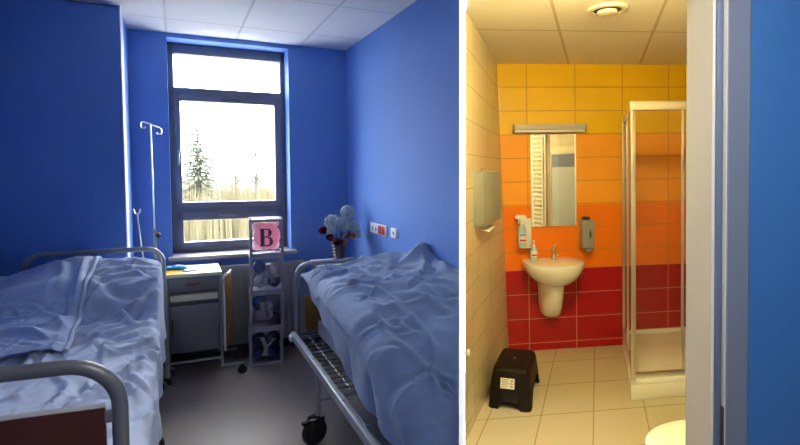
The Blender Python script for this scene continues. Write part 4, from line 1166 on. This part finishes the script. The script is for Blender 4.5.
# label on the sloping front face
g = G(); g.quad((.085, .0285, .135), (.180, .0285, .135), (.180, .0505, .197), (.085, .0505, .197)); g.move((0, -.0055, 0))
lb = t.part('label', g, m_paper, sb_, smooth=False, label='white sticker')
g = G()
for i in range(5):
    zz = .146+.010*i; yy = .0285+(zz-.135)*.355-.0063; g.quad((.093, yy, zz), (.135+.006*(i % 3), yy, zz), (.135+.006*(i % 3), yy+.0008, zz+.0035), (.093, yy+.0008, zz+.0035))
for i in range(3):
    zz = .144+.017*i; yy = .0285+(zz-.135)*.355-.0063; g.quad((.152, yy, zz), (.172, yy, zz), (.172, yy+.0028, zz+.010), (.152, yy+.0028, zz+.010))
t.part('print_marks', g, m_greyp, sb_, smooth=False)
# toilet
t = Thing('toilet', 'white toilet with its lid down at the lower right of the bathroom', 'toilet', RS, (0, 0, 0)); t.o.location = R.w((.525, 1.98, 0))
def oval(s, z, sx=.27, sy=.205, ox=0):
    return [(ox+sx*s*math.cos(2*PI*k/40)*(1 if math.cos(2*PI*k/40) < 0 else .8), sy*s*math.sin(2*PI*k/40), z) for k in range(40)]
g = G(); g.loft([oval(.62, 0, ox=.06), oval(.62, .05, ox=.06), oval(.58, .15, ox=.06), oval(.72, .28, ox=.03), oval(.93, .365), oval(.97, .39)]); t.part('bowl', g, m_ceram)
g = G(); g.loft([oval(.985, .392), oval(1.0, .397), oval(1.0, .41), oval(.985, .414)]); t.part('seat', g, m_acryl)
g = G(); g.loft([oval(.985, .416), oval(1.0, .42), oval(.995, .432), oval(.93, .442), oval(.6, .447), oval(.2, .449)]); t.part('lid', g, m_acryl)
t.part('cistern', G().box(.215, .395, -.19, .19, .0, .82, .02, 3), m_ceram)
t.part('flush_button', G().lathe([(0, .826), (.02, .826), (.022, .82)], (.30, 0, 0), 16), m_chrome)
# ceiling vent
t = Thing('ceiling_vent', 'round cream air vent in the bathroom ceiling', 'vent', RS, (0, 0, 0)); t.o.location = R.w((.098, 2.90, ZR))
t.part('ring', G().lathe([(.115, -.001), (.110, -.012), (.090, -.018), (.080, -.014), (.078, -.001)], (0, 0, 0), 32), mat('cream_vent_plastic', (.66, .58, .42), .5))
t.part('throat', G().lathe([(.078, -.004), (.076, -.003), (0, -.003)], (0, 0, 0), 32), m_black)
t.part('disc', G().lathe([(0, -.032), (.045, -.032), (.055, -.027), (.056, -.014), (0, -.012)], (0, 0, 0), 32), MATS['cream_vent_plastic'])

# ------------------------------------------------------------------ lamps
t = Thing('ceiling_light', 'domed warm ceiling light of the bathroom above the doorway', 'ceiling light', RS, (0, 0, 0)); t.o.location = R.w((.12, 2.15, ZR))
t.part('housing', G().box(-.16, .16, -.16, .16, -.035, -.001, .004), m_ivory)
t.part('diffuser', G().lathe([(.145, -.036), (.142, -.07), (.12, -.11), (.07, -.135), (0, -.142)], (0, 0, 0), 28), m_lamp)
t = Thing('hall_fill_light', 'added unseen black downlight brightening the hall wall and partition edge', 'ceiling light', W, (.36, .48, ZL))  # added to whiten the partition edge; housing keeps its spill off the ward
t.part('housing', G().lathe([(.105, -.002), (.105, -.125), (.095, -.125), (.095, -.010), (0, -.010)], (0, 0, 0), 32), m_black)
t.part('diffuser', G().lathe([(0, -.012), (.09, -.012), (.09, -.022), (0, -.024)], (0, 0, 0), 32), m_fillh)

# ------------------------------------------------------------------ daylight
wd = bpy.data.worlds.new('sky'); bpy.context.scene.world = wd; wd.use_nodes = True
bgd = wd.node_tree.nodes['Background']; bgd.inputs[0].default_value = (.94, .97, 1, 1); bgd.inputs[1].default_value = 16.5
pl_ = bpy.data.lights.new('window_portal', 'AREA'); pl_.shape = 'RECTANGLE'; pl_.size = OX1-OX0; pl_.size_y = OZ1-OZ0; pl_.cycles.is_portal = True
po = bpy.data.objects.new('window_portal', pl_); C.objects.link(po)
po.location = L.w(((OX0+OX1)/2, YF+.12, (OZ0+OZ1)/2))
zax = L.w((0, 1, 0)).normalized(); xax = ang(LX); yax = Vector((0, 0, 1)); zz_ = xax.cross(yax).normalized()
po.matrix_world = Matrix.Translation(po.location) @ Matrix((xax, yax, zz_)).transposed().to_4x4()

# ------------------------------------------------------------------ camera
cam = bpy.data.cameras.new('camera'); co = bpy.data.objects.new('camera', cam); C.objects.link(co)
cam.sensor_fit = 'HORIZONTAL'; cam.sensor_width = 36; cam.lens = 36*480/800
cam.shift_x = (400-450)/800; cam.shift_y = -(222.5-194)/800
cam.clip_start = .02; cam.clip_end = 2000
co.location = (0, 0, H); co.rotation_euler = (PI/2-math.atan(23/480), 0, 0)
sc = bpy.context.scene; sc.camera = co
sc.view_settings.view_transform = 'Standard'; sc.view_settings.look = 'None'; sc.view_settings.exposure = .75; sc.view_settings.gamma = 1; sc.view_settings.use_curve_mapping = False
sc.cycles.use_denoising = True
sc.cycles.max_bounces = 10; sc.cycles.diffuse_bounces = 6; sc.cycles.transparent_max_bounces = 16; sc.cycles.sample_clamp_indirect = 6
sc.cycles.caustics_reflective = False; sc.cycles.caustics_refractive = False
